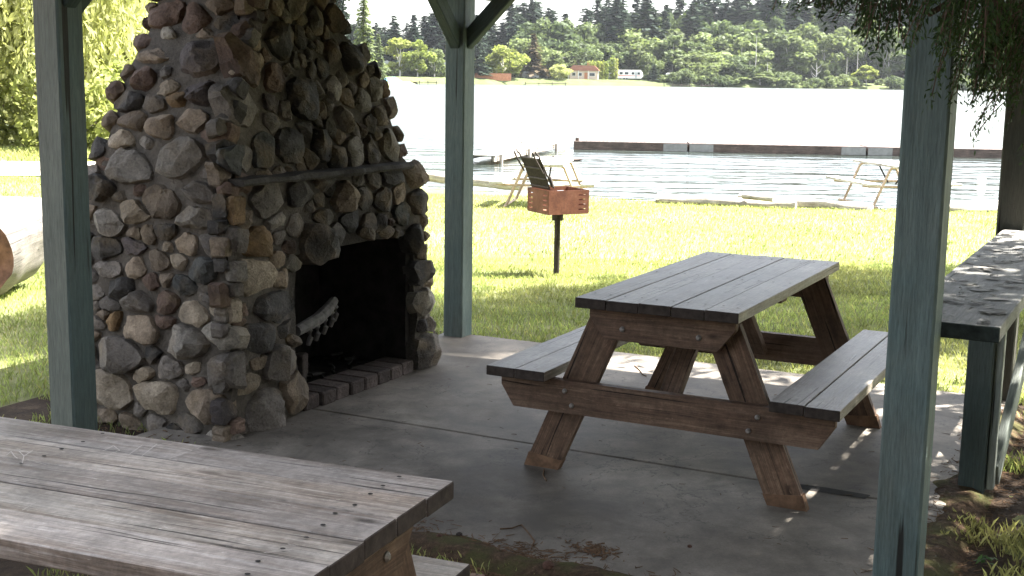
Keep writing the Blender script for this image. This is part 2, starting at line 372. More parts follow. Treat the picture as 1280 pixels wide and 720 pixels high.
# ------------------------------------------------------------------ ground, water, paths
WATER = -.95
SHORE = [(-60, 420), (-26, 330), (-22, 200), (-15, 110), (-9, 62), (-5.6, 40), (-3.4, 30), (-1.4, 26.6), (2.4, 23.6), (6, 22.4), (9, 22.6), (14, 24), (60, 30), (400, 40)]
FAR = [(-400, 330), (-70, 338), (-30, 342), (0, 372), (45, 398), (85, 412), (117, 424), (300, 440), (700, 450)]
def interp(tab, x):
    return float(np.interp(x, [a for a, _ in tab], [b for _, b in tab]))
def lawn_z(x, y):
    u, v = toUV(x, y)
    z = -.03 - max(0, y-9.2)*.034*min(1, max(.08, (x+7)/4.5))
    z += .018*noise.noise((x*.7, y*.7, 0))*min(1, max(0, y-8.5)) + .006*noise.noise((x*3, y*3, 5))
    if v < -3.3 and u > -1 and u < 5: z = max(z, -.03) + .012*noise.noise((x*5, y*5, 3))
    return z
def shore_y(x): return interp(SHORE[5:], x) if x > -5.6 else 1e9
NEARSH = [(a, b) for a, b in SHORE if a >= -26]
def ter_z(x, y):
    # signed distance-like: how far past the near shore
    sy = interp(NEARSH, x)
    if x < -26: return lawn_z(x, min(y, 30)) if y < 330 else -.4
    d = y - sy
    if x < -3.4:   # steep part of the shore: measure sideways
        ys = [b for _, b in NEARSH][::-1]; xs = [a for a, _ in NEARSH][::-1]
        sx = float(np.interp(y, ys, xs)); d = min(d, (x - sx)) if y > 30 else d
    z0 = lawn_z(x, min(y, 30))
    if y > 30: z0 = z0+(-.55-z0)*min(1, (y-30)/30)
    if d < -.5: return z0
    return max(-2.4, z0 - max(0, (d+.5))*.55)
def grid_mesh(name, xs, ys, zf, mat, smooth=True):
    vs = [(x, y, zf(x, y)) for y in ys for x in xs]; nx = len(xs)
    fs = [(j*nx+i, j*nx+i+1, (j+1)*nx+i+1, (j+1)*nx+i) for j in range(len(ys)-1) for i in range(nx-1)]
    return np_mesh(name, vs, fs, np.ones((len(vs), 3)), mat, smooth=smooth)
def spread(a, b, step, far, grow=1.35):
    r = list(np.arange(a, b+step/2, step)); s = step; x = r[-1]
    while x < far[1]: s *= grow; x += s; r.append(x)
    s = step; x = a; l = []
    while x > far[0]: s *= grow; x -= s; l.append(x)
    return l[::-1] + r
lawn = grid_mesh('lawn', spread(-12, 12, .3, (-700, 700)), spread(1, 31, .3, (-60, 331)), ter_z, M['lawn']); tag(lawn, kind='structure')
def far_z(x, y):
    d = y - interp(FAR, x); wob = 3*noise.noise((x*.05, 3, 1))
    d += wob
    if d < 0: return -2.2
    return min(-.5 + .14*d, .9) + max(0, d-25)*.012 if d > 4 else -2.2 + d*.5
fs_ = grid_mesh('far_bank', spread(-90, 150, 3, (-900, 900)), list(np.arange(320, 470, 2.5)) + [480, 500, 540, 600, 700, 900, 1200], far_z, M['farground']); tag(fs_, kind='structure')

def water_mat():
    k = NT('lake_water'); c = k.coord(); sep = k.n('ShaderNodeSeparateXYZ'); k.l(c, sep.inputs[0])
    calm = k.noise(k.mapping(c, (.30, 1.0, 1)), 1.0, 3, .5, .3); tiny = k.noise(k.mapping(c, (1.0, 4, 1)), 1.0, 3, .5)
    chop = k.noise(k.mapping(c, (.9, 2.2, 1)), 1.0, 4, .6)
    dk = k.math('MULTIPLY', k.math('SUBTRACT', sep.outputs['Y'], 46.5), .35, True)       # beyond the dock the wind roughens the lake
    h = k.math('ADD', k.math('MULTIPLY', calm, .13), k.math('MULTIPLY', tiny, .014))
    h2 = k.math('MULTIPLY', chop, k.math('MULTIPLY', dk, .55))
    nrm = k.bump(k.math('ADD', h, h2), 1.0, 1.0)
    rg = k.math('ADD', k.math('MULTIPLY', dk, .34), .03)
    p = k.bsdf((.035, .045, .04), rg, .5, nrm); 
    return p
M['water'] = water_mat()
me = np_mesh('lake', [(-700, 15, WATER), (700, 15, WATER), (700, 900, WATER), (-700, 900, WATER)], [(0, 1, 2, 3)], np.ones((4, 3)), M['water']); tag(me, kind='structure')

# gravel drive on the left: two pale bands with ragged edges
def band(y0, y1, x0, x1):
    xs = np.arange(x0, x1, .35); vs = []; fs = []; ny = 8
    for i, x in enumerate(xs):
        ta = min(1, (x1-x)/1.5)
        a = y0 + .5*noise.noise((x*.5, y0, 1)) + .15*noise.noise((x*2.3, y0, 1)) + (1-ta)*(y1-y0)*.4; b = y1 + .5*noise.noise((x*.5, y1, 2)) + .15*noise.noise((x*2.1, y1, 1)) - (1-ta)*(y1-y0)*.4
        for j in range(ny+1):
            y = a + (b-a)*j/ny; vs.append((x, y, ter_z(x, y)+.02))
    n = ny+1
    for i in range(len(xs)-1):
        for j in range(ny): fs.append((i*n+j, (i+1)*n+j, (i+1)*n+j+1, i*n+j+1))
    return vs, fs
v1, f1 = band(20.9, 24.2, -30, -3.6); v2, f2 = band(13.2, 17.2, -30, -3.0)
gp = np_mesh('gravel_path', v1+v2, f1+[tuple(i+len(v1) for i in q) for q in f2], np.ones((len(v1)+len(v2), 3)), M['gravel'], smooth=True); tag(gp, kind='structure')

# slab in two pours with a joint, a worn slot along it
SU0, SU1, SV0, SV1 = -.12, 3.43, -3.35, .06; JV = -2.02
def slab_piece(mb, u0, u1, v0, v1):
    n = 24; pts = []
    def edge(a, b):
        for i in range(n):
            t_ = i/n; u = a[0]+(b[0]-a[0])*t_; v = a[1]+(b[1]-a[1])*t_
            j = .012*noise.noise((u*4, v*4, 2)) + .006*noise.noise((u*17, v*17, 2)); on_joint = abs(v-JV) < .02
            pts.append((u+(0 if on_joint else j), v+(j*.25 if on_joint else j)))
    edge((u0, v0), (u1, v0)); edge((u1, v0), (u1, v1)); edge((u1, v1), (u0, v1)); edge((u0, v1), (u0, v0))
    k = len(pts); vs = [W(u, v, 0) for u, v in pts] + [W(u, v, -.12) for u, v in pts]
    cu, cv = (u0+u1)/2, (v0+v1)/2
    ins = [W(u+(cu-u)*.006, v+(cv-v)*.006, .004) for u, v in pts]
    vs = ins + vs
    fs = [tuple(range(k))] + [(i, (i+1) % k, k+(i+1) % k, k+i) for i in range(k)] + [(k+i, k+(i+1) % k, 2*k+(i+1) % k, 2*k+i) for i in range(k)]
    mb.add(vs, fs)
mb = MB(); slab_piece(mb, SU0, SU1, SV0, JV-.006); slab_piece(mb, SU0, SU1, JV+.006, SV1)
sl_o = mb.build('concrete_slab', M['concrete']); tag(sl_o, kind='structure')
mb = MB(); mb.add([W(2.78, JV-.035, .006), W(3.08, JV-.028, .006), W(3.09, JV+.03, .006), W(2.9, JV+.038, .006), W(2.77, JV+.025, .006)], [(0, 1, 2, 3, 4)])
o = mb.build('recess_shade_patch', M['char']); tag(o, kind='structure')  # flat dark sheet painting the shade of a recess in the joint

# ------------------------------------------------------------------ the shelter
PW = .14
sh = empty('picnic_shelter', W(0, 0, 0), YA, 'teal painted timber shelter on four posts roofing the concrete slab', 'shelter')
def lM(ax, ay=None): pass
POSTS = [(0, -3.31), (0, 0), (3.40, -3.08), (3.34, .07)]
for i, (u, v) in enumerate(POSTS):
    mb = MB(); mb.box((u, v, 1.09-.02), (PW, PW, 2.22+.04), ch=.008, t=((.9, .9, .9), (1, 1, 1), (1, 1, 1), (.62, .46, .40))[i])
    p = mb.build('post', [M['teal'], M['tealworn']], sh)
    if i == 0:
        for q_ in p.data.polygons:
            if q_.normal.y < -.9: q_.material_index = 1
    if i == 0: p['label'] = 'post left of the stone fireplace, weathered paler on one side'
    if i == 2: p['label'] = 'near post beside the counter with a cracked brown edge'
    # an old tie band and stains
BZ0, BH = 2.17, .18
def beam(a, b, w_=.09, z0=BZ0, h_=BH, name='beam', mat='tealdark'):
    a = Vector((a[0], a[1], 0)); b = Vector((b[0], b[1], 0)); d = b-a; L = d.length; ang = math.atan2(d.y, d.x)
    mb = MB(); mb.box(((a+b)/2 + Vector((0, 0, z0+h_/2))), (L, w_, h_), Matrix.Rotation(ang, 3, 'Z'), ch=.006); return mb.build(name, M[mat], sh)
beam((0, -3.9), (0, .6)); beam((3.41, -3.9), (3.41, .6))
beam((.05, .0), (3.28, .07)); beam((.05, -3.31), (3.36, -3.08))
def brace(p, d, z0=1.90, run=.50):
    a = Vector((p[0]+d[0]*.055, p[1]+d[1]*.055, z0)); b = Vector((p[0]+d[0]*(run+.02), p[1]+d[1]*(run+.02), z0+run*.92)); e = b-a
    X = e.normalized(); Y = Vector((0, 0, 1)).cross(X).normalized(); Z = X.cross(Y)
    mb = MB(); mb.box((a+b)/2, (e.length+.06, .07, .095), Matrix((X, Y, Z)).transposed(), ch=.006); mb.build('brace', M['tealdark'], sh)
brace((0, 0), (0, -1)); brace((0, 0), (1, 0)); brace((0, -3.31), (0, 1), 1.93); brace((0, -3.31), (1, 0), 1.98)
brace((3.40, -3.08), (0, 1), 1.98); brace((3.40, -3.08), (-1, 0), 1.98); brace((3.34, .07), (0, -1), 1.98); brace((3.34, .07), (-1, 0), 1.98)
# gable roof, ridge along v
mb = MB(); EV0, EV1, RU, RZ, EZ, TH = -4.25, .80, 1.7, 3.3, 2.37, .10
for sgn in (-1, 1):
    ue = RU + (2.22 if sgn > 0 else -2.38)
    q = [(RU, EV0, RZ), (ue, EV0, EZ), (ue, EV1, EZ), (RU, EV1, RZ)]
    mb.add([(a, b, c) for a, b, c in q] + [(a, b, c+TH) for a, b, c in q], [(0, 1, 2, 3), (7, 6, 5, 4), (0, 4, 5, 1), (1, 5, 6, 2), (2, 6, 7, 3), (3, 7, 4, 0)])
mb.build('roof', plain('old_roof_boards', (.11, .09, .075), .9, .2, var=.4, scale=9, bump=.5), sh)
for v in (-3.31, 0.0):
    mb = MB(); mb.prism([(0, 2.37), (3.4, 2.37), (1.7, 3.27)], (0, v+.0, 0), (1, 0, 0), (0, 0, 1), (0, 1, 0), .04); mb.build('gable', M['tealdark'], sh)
for v in np.arange(-3.9, .6, .62):
    for sgn in (-1, 1):
        a = Vector((RU, v, RZ-.06)); b = Vector((RU+sgn*2.14, v, EZ+.03)); e = b-a; X = e.normalized(); Y = Vector((0, 1, 0)); Z = X.cross(Y)
        mb = MB(); mb.box((a+b)/2, (e.length, .045, .10), Matrix((X, Y, Z)).transposed()); mb.build('rafter', M['tealdark'], sh)

# counter between the two right hand posts
ct = empty('serving_counter', W(3.47, -2.98, 0), YA, 'long narrow serving counter with peeling grey paint between the two right shelter posts', 'counter')
CZ = .93
def cl(u, v, z): return (u-3.47, v+2.98, z)
mb = MB()
nn = 40; vs = []; fs = []
mb.box(cl(3.475, -1.50, CZ-.025), (.33, 2.93, .05), ch=.003, em=2)
# flakes of lifted paint on the top: thin curled chips
mb.cur = 1
for i in range(130):
    v = -2.95 + 2.9*random.random()**1.2; u = 3.33 + .28*random.random(); s_ = .012+.045*random.random()**2; k = random.randint(5, 8); a0 = random.random()*6
    el = random.uniform(.35, .8); lift = random.uniform(.001, .008); ro = random.random()*PI
    pts = []
    for j in range(k):
        w_ = a0+2*PI*j/k; rr_ = s_*random.uniform(.6, 1.1); x_, y_ = rr_*math.cos(w_), rr_*el*math.sin(w_)
        x_, y_ = x_*math.cos(ro)-y_*math.sin(ro), x_*math.sin(ro)+y_*math.cos(ro)
        uu_ = min(max(u+x_, 3.32), 3.63); pts.append(Vector(cl(uu_, min(v+y_, -.06), CZ+.0015+lift*abs(math.sin(w_)))))
    g_ = random.uniform(.7, 1.1); mb.add(pts, [tuple(range(k))], t=(g_, g_, g_))
mb.build('counter_top', [M['countertop'], plain('lifted_paint', (.30, .285, .265), .7, .3), M['endshade']], ct)
def post_like(name, u, v, h, mat, w_=.10, d_=.10, tint=(1, 1, 1)):
    mb = MB(); mb.box(cl(u, v, h/2-.02), (w_, d_, h+.04), ch=.006, t=tint); return mb.build(name, M[mat], ct)
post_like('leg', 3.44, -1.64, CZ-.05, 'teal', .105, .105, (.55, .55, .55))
mb = MB(); a = Vector(cl(3.52, -1.60, .05)); b = Vector(cl(3.58, -.55, CZ-.06)); e = b-a; X = e.normalized(); Y = Vector((1, 0, 0)); Y = (Y - X*Y.dot(X)).normalized(); Z = X.cross(Y)
mb.box((a+b)/2, (e.length, .035, .13), Matrix((X, Y, Z)).transposed(), ch=.004); mb.build('brace', M['braceboard'], ct)
mb = MB(); mb.box(cl(3.512, -1.64, (CZ-.05)/2), (.03, .06, CZ-.06), ch=.003); mb.build('batten', M['braceboard'], ct)

# ------------------------------------------------------------------ timber picnic tables
TH_, TW, TL, TS, SW, SHt, FSP = .7875, .70, 1.67, 1.52, .279, .454, 1.24
def picnic_table(loc, rz, label, topmat, L=TL, ts=TS, soff=0.0, marks=None):
    t = empty('picnic_table', loc, rz, label, 'picnic table', 'timber picnic tables under the shelter')
    bw = TW/5
    def boards(name, cx, n, bw, z, th, L, mat, off=0, extra=None):
        mb = MB()
        for i in range(n):
            g_ = random.uniform(.82, 1.15); w_ = bw-.0035
            dz = random.uniform(-.0025, .0025)
            mb.box((cx+(i-(n-1)/2)*bw, off+L/2+random.uniform(-.004, .004), z-th/2+dz), (w_, L, th), ch=.0022, em=3, t=(g_, g_*random.uniform(.97, 1.0), g_*random.uniform(.93, 1.0)))
        if extra: extra(mb)
        return mb.build(name, [M[mat], M['char'], M['scratch'], M['endgrain']], t)
    def nails(mb):                                          # sunk nail heads in pairs over each crosspiece, and any scratches
        mb.cur = 1
        for i in range(5):
            for vv in (.12, L/2, L-.12):
                for k in (-.035, .035):
                    c = Vector(((i-2)*bw+k+random.uniform(-.006, .006), vv+random.uniform(-.012, .012), TH_+.0028))
                    mb.add([c+Vector((.005*math.cos(a), .006*math.sin(a), 0)) for a in np.arange(8)*PI/4], [tuple(range(8))])
        if marks: mb.cur = 2; marks(mb)
    boards('tabletop', 0, 5, bw, TH_, .042, L, topmat, 0, nails)
    for s in (-1, 1): boards('seat', s*(ts/2-SW/2), 2, SW/2, SHt, .042, L-2*soff, 'seat', soff)
    dv = .135
    for e in (0, 1):
        v0 = dv if e == 0 else L-dv; sg = -1 if e == 0 else 1    # outer face towards sg
        th = .04
        # top cleat, clipped ends
        z1 = TH_-.043; hC = .135
        mb = MB(); mb.prism([(-.315, z1), (.315, z1), (.315, z1-.045), (.245, z1-hC), (-.245, z1-hC), (-.315, z1-.045)], (0, v0+sg*th, 0), (1, 0, 0), (0, 0, 1), (0, 1, 0), th, ch=.003)
        cle = mb.build('cleat', M['frame'], t)
        z2 = SHt-.043
        mb = MB(); mb.prism([(-.725, z2), (.725, z2), (.725, z2-.05), (.665, z2-.142), (-.665, z2-.142), (-.725, z2-.05)], (0, v0+sg*th, 0), (1, 0, 0), (0, 0, 1), (0, 1, 0), th, ch=.003)
        bm_ = mb.build('seat_beam', M['frame'], t)
        for s in (-1, 1):
            hw = .072; b0, b1 = FSP/2-.075, .235              # leg centre at the floor and at the top
            c1, c2 = 1.14, 1.14
            ex = hw*1.12
            g_ = random.uniform(.8, 1.05)
            poly = [(s*(b0+ex), 0), (s*(b1+ex), z1-.02), (s*(b1-ex), z1-.02), (s*(b0-ex), 0)]
            # grain along the leg
            A = Vector((s*(b1-b0), 0, z1)).normalized(); B = Vector((0, 1, 0)).cross(A)
            P2 = [((Vector((x, 0, z)).dot(A)), (Vector((x, 0, z)).dot(B))) for x, z in poly]
            mb = MB(); mb.prism(P2, (0, v0, 0), A, B, (0, 1, 0), th-.003, t=(g_, g_*.97, g_*.93), ch=.003); lg = mb.build('leg', M['frame'], t)
            # raw worn foot
            fz = .05; xo = lambda z: b0+(b1-b0)*z/z1
            foot = [(s*(xo(0)+ex), 0), (s*(xo(fz)+ex), fz+.012), (s*(xo(fz)-ex), fz-.006), (s*(xo(0)-ex), 0)]
            mb = MB(); mb.prism([(x, z) for x, z in foot], (0, v0, 0), (1, 0, 0), (0, 0, 1), (0, 1, 0), th+.001); mb.build('worn_foot', M['wornfoot'], lg)
            mb = MB()
            for (x, z) in ((s*(xo(z2-.05)+.025), z2-.045), (s*(xo(z2-.1)-.03), z2-.105)):
                for a_ in range(1):
                    c = Vector((x, v0+sg*(th*1.5+.004), z)); ring = [c+Vector((.011*math.cos(q), 0, .011*math.sin(q))) for q in np.arange(10)*PI/5]
                    ring2 = [c+Vector((.006*math.cos(q), sg*.006, .006*math.sin(q))) for q in np.arange(10)*PI/5]; base = [c+Vector((.011*math.cos(q), -sg*.005, .011*math.sin(q))) for q in np.arange(10)*PI/5]
                    mb = MB(); mb.add(base+ring+ring2, [(i, (i+1) % 10, 10+(i+1) % 10, 10+i) for i in range(10)]+[(10+i, 10+(i+1) % 10, 20+(i+1) % 10, 20+i) for i in range(10)]+[tuple(range(20, 30))]); mb.build('bolt', M['bolt'], bm_)
            mb = MB(); c = Vector((s*.165, v0+sg*(th*1.5+.004), z1-.085))
            ring = [c+Vector((.012*math.cos(q), 0, .012*math.sin(q))) for q in np.arange(10)*PI/5]; ring2 = [c+Vector((.006*math.cos(q), sg*.006, .006*math.sin(q))) for q in np.arange(10)*PI/5]; base = [c+Vector((.012*math.cos(q), -sg*.005, .012*math.sin(q))) for q in np.arange(10)*PI/5]
            mb.add(base+ring+ring2, [(i, (i+1) % 10, 10+(i+1) % 10, 10+i) for i in range(10)]+[(10+i, 10+(i+1) % 10, 20+(i+1) % 10, 20+i) for i in range(10)]+[tuple(range(20, 30))])
            mb.build('bolt', M['bolt'], cle)
        # diagonal brace from the middle of the seat beam to the underside of the top
        vm = L/2; a = Vector((0, v0-sg*.03, z2-.09)); b = Vector((0, v0-sg*.50, z1-.03)); d = b-a; X = d.normalized(); Y = Vector((1, 0, 0)); Z = X.cross(Y)
        mb = MB(); mb.box((a+b)/2, (d.length, .09, .038), Matrix((X, Y, Z)).transposed(), ch=.003); mb.build('brace', M['frame'], t)
    mb = MB(); mb.box((0, L/2, TH_-.065), (.60, .09, .038), ch=.003); mb.build('middle_cleat', M['frame'], t)
    return t
M['wornfoot'] = plain('worn_foot_wood', (.15, .088, .053), .8, .2, var=.45, scale=20)
M['scratch'] = plain('fresh_scratch', (.40, .37, .34), .8, .2)
tb1 = picnic_table(W(2.285, -2.439, .004), YA, 'weathered timber picnic table standing on the concrete slab by the fireplace', 'table')
a2 = YA + R(90+5.5)
c2 = W(2.70, -4.775, 0); dx = Vector((math.cos(a2), math.sin(a2), 0))      # its near right top corner; local +x across, +y along
tb2_loc = c2 - dx*(TW/2)
def cut_marks(mb):
    def scratch(pts, w_=.0025):
        pts = [Vector((x, y, TH_+.004)) for x, y in pts]
        for a, b in zip(pts, pts[1:]):
            d = (b-a).normalized(); n = Vector((-d.y, d.x, 0))*w_/2; mb.add([a-n, b-n, b+n, a+n], [(0, 1, 2, 3)])
    def topuv(px, py):
        P = bp(px, py, TH_); q = Matrix.Rotation(-a2, 3, 'Z') @ (P - tb2_loc); return (q.x, q.y)
    for line in ([(8, 571), (14, 566), (18, 572), (22, 575)], [(24, 566), (30, 572), (41, 565)], [(30, 572), (28, 581)], [(128, 566), (142, 559), (150, 565), (138, 569)],
                 [(160, 571), (178, 558), (195, 560)], [(176, 573), (196, 557)], [(205, 573), (238, 566)], [(212, 575), (240, 565), (228, 562)], [(28, 640), (45, 630)], [(300, 585), (330, 590)], [(250, 600), (262, 598)]):
        scratch([topuv(*p) for p in line], .0022)
    rs = random.Random(21)
    for i in range(26):
        x0 = rs.uniform(-.33, .33); y0 = rs.uniform(.05, 1.2); an = rs.gauss(PI/2, .25) if rs.random() < .7 else rs.random()*PI; l_ = rs.uniform(.01, .06)
        scratch([(x0, y0), (x0+l_*math.cos(an), y0+l_*math.sin(an))], .0014)
tb2 = picnic_table(tb2_loc, a2, 'large scratched weathered picnic table cut off by the corner of the photo, on bare soil', 'neartop', L=1.9, ts=1.36, soff=.10, marks=cut_marks)
# ------------------------------------------------------------------ fireplace of field stones (local frame = shelter u, v)
fp = empty('stone_fireplace', W(0, 0, 0), YA, 'tapering outdoor fireplace built of rough field stones with a sooty open hearth', 'fireplace')
PROF = [(-.05, -.74, .31, -2.67, -.82), (.45, -.68, .30, -2.65, -.86), (.80, -.62, .29, -2.63, -.89), (1.17, -.57, .27, -2.60, -.92), (1.20, -.56, .22, -2.58, -.98),
        (1.45, -.54, .18, -2.50, -1.06), (1.66, -.54, .14, -2.40, -1.13), (1.80, -.55, .10, -2.28, -1.25), (1.95, -.57, .06, -2.15, -1.40), (2.3, -.57, .05, -2.11, -1.44), (3.7, -.52, .02, -2.05, -1.50)]
def prof(z, inset=0):
    zs = [p[0] for p in PROF]; r = [float(np.interp(z, zs, [p[i] for p in PROF])) for i in (1, 2, 3, 4)]
    return r[0]+inset, r[1]-inset, r[2]+inset, r[3]-inset
OPV0, OPV1, OPZ = -2.10, -1.03, .82
IN = .016
def nz3(p, f, a): return a*noise.noise((p[0]*f, p[1]*f, p[2]*f))
mb = MB()
def rough_loft(zs, bounds):
    """a mass with four rough sides: bounds(z) -> u0,u1,v0,v1"""
    n = 14; rows = []
    for z in zs:
        u0, u1, v0, v1 = bounds(z); rr_ = []
        for (a, b) in (((u0, v0), (u1, v0)), ((u1, v0), (u1, v1)), ((u1, v1), (u0, v1)), ((u0, v1), (u0, v0))):
            for i in range(n):
                t_ = i/n; p = Vector((a[0]+(b[0]-a[0])*t_, a[1]+(b[1]-a[1])*t_, z))
                p += Vector((nz3(p, 9, .02)+nz3(p, 25, .008), nz3(p+Vector((5, 0, 0)), 9, .02), 0)); rr_.append(p)
        rows.append(rr_)
    k = 4*n; vs = [p for r_ in rows for p in r_]
    fs = [(j*k+i, j*k+(i+1) % k, (j+1)*k+(i+1) % k, (j+1)*k+i) for j in range(len(rows)-1) for i in range(k)]
    fs += [tuple(range(k-1, -1, -1)), tuple(range((len(rows)-1)*k, len(rows)*k))]
    ts = []
    for p in vs: ts.append(soot_at(p))
    mb.add(vs, fs, t=ts)
def soot_at(p):
    """how clean (1) or smoked (down to .2) the stone is: smoke stains the front above the opening and one side of the flue"""
    u, v, z = p; k = 1.0
    if u > -.15:
        w_ = .62 if z < 1.2 else .72; c = -1.58
        d = abs(v-c)/w_; h_ = max(0, min(1, (z-.55)/.3)); s_ = max(0, 1-max(0, d-.35)/.75)*h_
        s_ *= .75+.6*noise.noise((v*3, z*2.2, 4)); k = 1-.76*max(0, min(1, s_))
        if z < .9 and OPV0-.1 < v < OPV1+.12: k *= .55
    return (k, k*.98, k*.97)
lin = lambda a, b, s_: list(np.arange(a, b+1e-6, s_))
rough_loft(lin(-.05, .85, .09), lambda z: (prof(z, IN)[0], prof(z, IN)[1], prof(z, IN)[2], OPV0-.03))
rough_loft(lin(-.05, .85, .09), lambda z: (prof(z, IN)[0], prof(z, IN)[1], OPV1+.03, prof(z, IN)[3]))
rough_loft(lin(-.05, .85, .09), lambda z: (prof(z, IN)[0], -.40, OPV0-.06, OPV1+.06))
rough_loft([.80]+lin(.86, 3.65, .09), lambda z: prof(z, IN))
core = mb.build('mortar_core', M['mortar'], fp, smooth=50)
# firebox lining
mb = MB()
for c, d in (((-.37, (OPV0+OPV1)/2, .42), (.04, 1.14, .86)), ((-.06, OPV0-.005, .42), (.62, .045, .86)), ((-.06, OPV1+.005, .42), (.62, .045, .86)), ((-.06, (OPV0+OPV1)/2, OPZ+.0), (.62, 1.06, .045)), ((-.1, (OPV0+OPV1)/2, .012), (.56, 1.06, .03))):
    mb.box(c, d)
mb.build('firebox', M['soot'], fp)

def clip_half(poly, nx, ny, c):
    """keep points with nx*x+ny*y <= c"""
    out = []
    for i in range(len(poly)):
        a, b = poly[i], poly[(i+1) % len(poly)]; da = nx*a[0]+ny*a[1]-c; db = nx*b[0]+ny*b[1]-c
        if da <= 0: out.append(a)
        if da*db < 0: t_ = da/(da-db); out.append((a[0]+(b[0]-a[0])*t_, a[1]+(b[1]-a[1])*t_))
    return out
PAL = {'g': (.185, .165, .145), 'G': (.29, .265, .23), 't': (.27, .215, .16), 'T': (.38, .32, .245), 'd': (.075, .07, .066), 'r': (.16, .11, .086), 'o': (.22, .145, .075), 'l': (.33, .305, .26), 'b': (.092, .094, .090), 'p': (.095, .08, .078)}
FILL = 'ggGtTdrgtgdtrp'
LEFT = [(158,208,88,40,'G'),(232,196,66,44,'G'),(152,174,54,26,'T'),(203,255,40,58,'t'),(168,266,48,30,'T'),(132,280,48,34,'G'),(130,310,48,34,'d'),(168,150,46,25,'t'),(203,157,44,32,'t'),
 (192,130,38,21,'g'),(163,129,40,26,'d'),(178,97,36,36,'r'),(190,70,32,26,'t'),(206,88,26,22,'g'),(214,20,52,44,'r'),(213,38,18,28,'l'),(242,25,42,54,'r'),(252,75,78,48,'p'),(255,118,42,40,'p'),
 (223,123,22,30,'o'),(207,112,28,20,'T'),(235,150,44,30,'t'),(270,167,32,28,'r'),(290,198,48,46,'b'),(250,243,42,36,'g'),(247,272,50,34,'G'),(290,262,38,36,'o'),(233,305,28,28,'t'),(268,307,40,34,'g'),
 (255,338,38,36,'b'),(230,358,32,30,'b'),(243,391,36,32,'T'),(282,388,38,32,'T'),(230,428,56,42,'G'),(276,418,30,34,'l'),(172,410,50,42,'t'),(206,378,40,30,'r'),(172,378,28,42,'g'),(143,400,20,20,'o'),
 (143,487,58,46,'T'),(200,495,58,42,'T'),(150,442,66,48,'g'),(212,460,36,30,'g'),(176,468,18,18,'T'),(260,505,62,36,'t'),(286,467,60,46,'g'),(136,336,40,24,'g'),(150,360,50,26,'d'),(198,325,36,22,'t'),
 (128,232,40,30,'d'),(206,290,26,22,'d'),(290,300,26,30,'g'),(262,215,36,22,'g')]
FRONT = [(300,132,66,36,'g'),(300,82,38,52,'r'),(303,162,36,17,'G'),(322,306,38,42,'o'),(315,345,56,40,'T'),(342,385,60,38,'d'),(322,420,52,42,'d'),(330,515,66,54,'g'),(368,490,32,58,'t'),
 (395,305,46,56,'g'),(432,248,32,42,'t'),(442,193,30,48,'G'),(465,190,24,46,'g'),(488,180,28,50,'G'),(453,127,26,24,'G'),(420,292,24,22,'g'),(460,282,18,26,'t'),(531,378,30,44,'l'),(532,440,40,62,'g'),(547,440,18,22,'G'),
 (335,250,52,36,'g'),(375,240,40,28,'d'),(345,275,34,22,'G'),(370,285,30,20,'g'),(405,275,28,22,'g'),(350,452,40,40,'g'),(418,20,26,36,'t'),(440,70,34,50,'d'),(350,50,44,44,'d'),(378,120,36,60,'d'),(345,100,30,36,'r'),(400,180,26,40,'d'),
 (415,110,26,24,'G'),(432,150,30,30,'G'),(420,200,26,34,'d'),(360,180,34,46,'d'),(330,190,30,40,'b'),(470,110,24,30,'G'),(478,145,22,34,'t'),(490,220,36,24,'d'),(520,215,40,34,'t'),(525,250,34,36,'d'),(520,300,30,40,'d'),(528,340,28,34,'d'),
 (480,250,34,30,'d'),(455,245,30,26,'g'),(440,275,26,22,'d'),(505,270,30,26,'b')]
def face_pt(face, s, z):
    u0, u1, v0, v1 = prof(z)
    return {'L': Vector((s, v0, z)), 'F': Vector((u1, s, z)), 'B': Vector((u0, s, z)), 'R': Vector((s, v1, z))}[face]
NRM = {'L': Vector((0, -1, 0)), 'F': Vector((1, 0, 0)), 'B': Vector((-1, 0, 0)), 'R': Vector((0, 1, 0))}
TS_ = {'L': Vector((1, 0, 0)), 'F': Vector((0, 1, 0)), 'B': Vector((0, -1, 0)), 'R': Vector((-1, 0, 0))}
def srange(face, z):
    u0, u1, v0, v1 = prof(z); return (u0, u1) if face in 'LR' else (v0, v1)
c0 = Vector((0, 0, CH)); cu, cv = toUV(0, 0)
def hit(face, px, py):
    d = ray(px, py); du = d.x*UX + d.y*UY; dv = -d.x*UY + d.y*UX; z = 1.0
    for _ in range(8):
        u0, u1, v0, v1 = prof(z)
        t_ = (v0-cv)/dv if face == 'L' else (u1-cu)/du
        z = CH + d.z*t_
    return (cu+du*t_ if face == 'L' else cv+dv*t_), z
SV, SF, STI = [], [], []
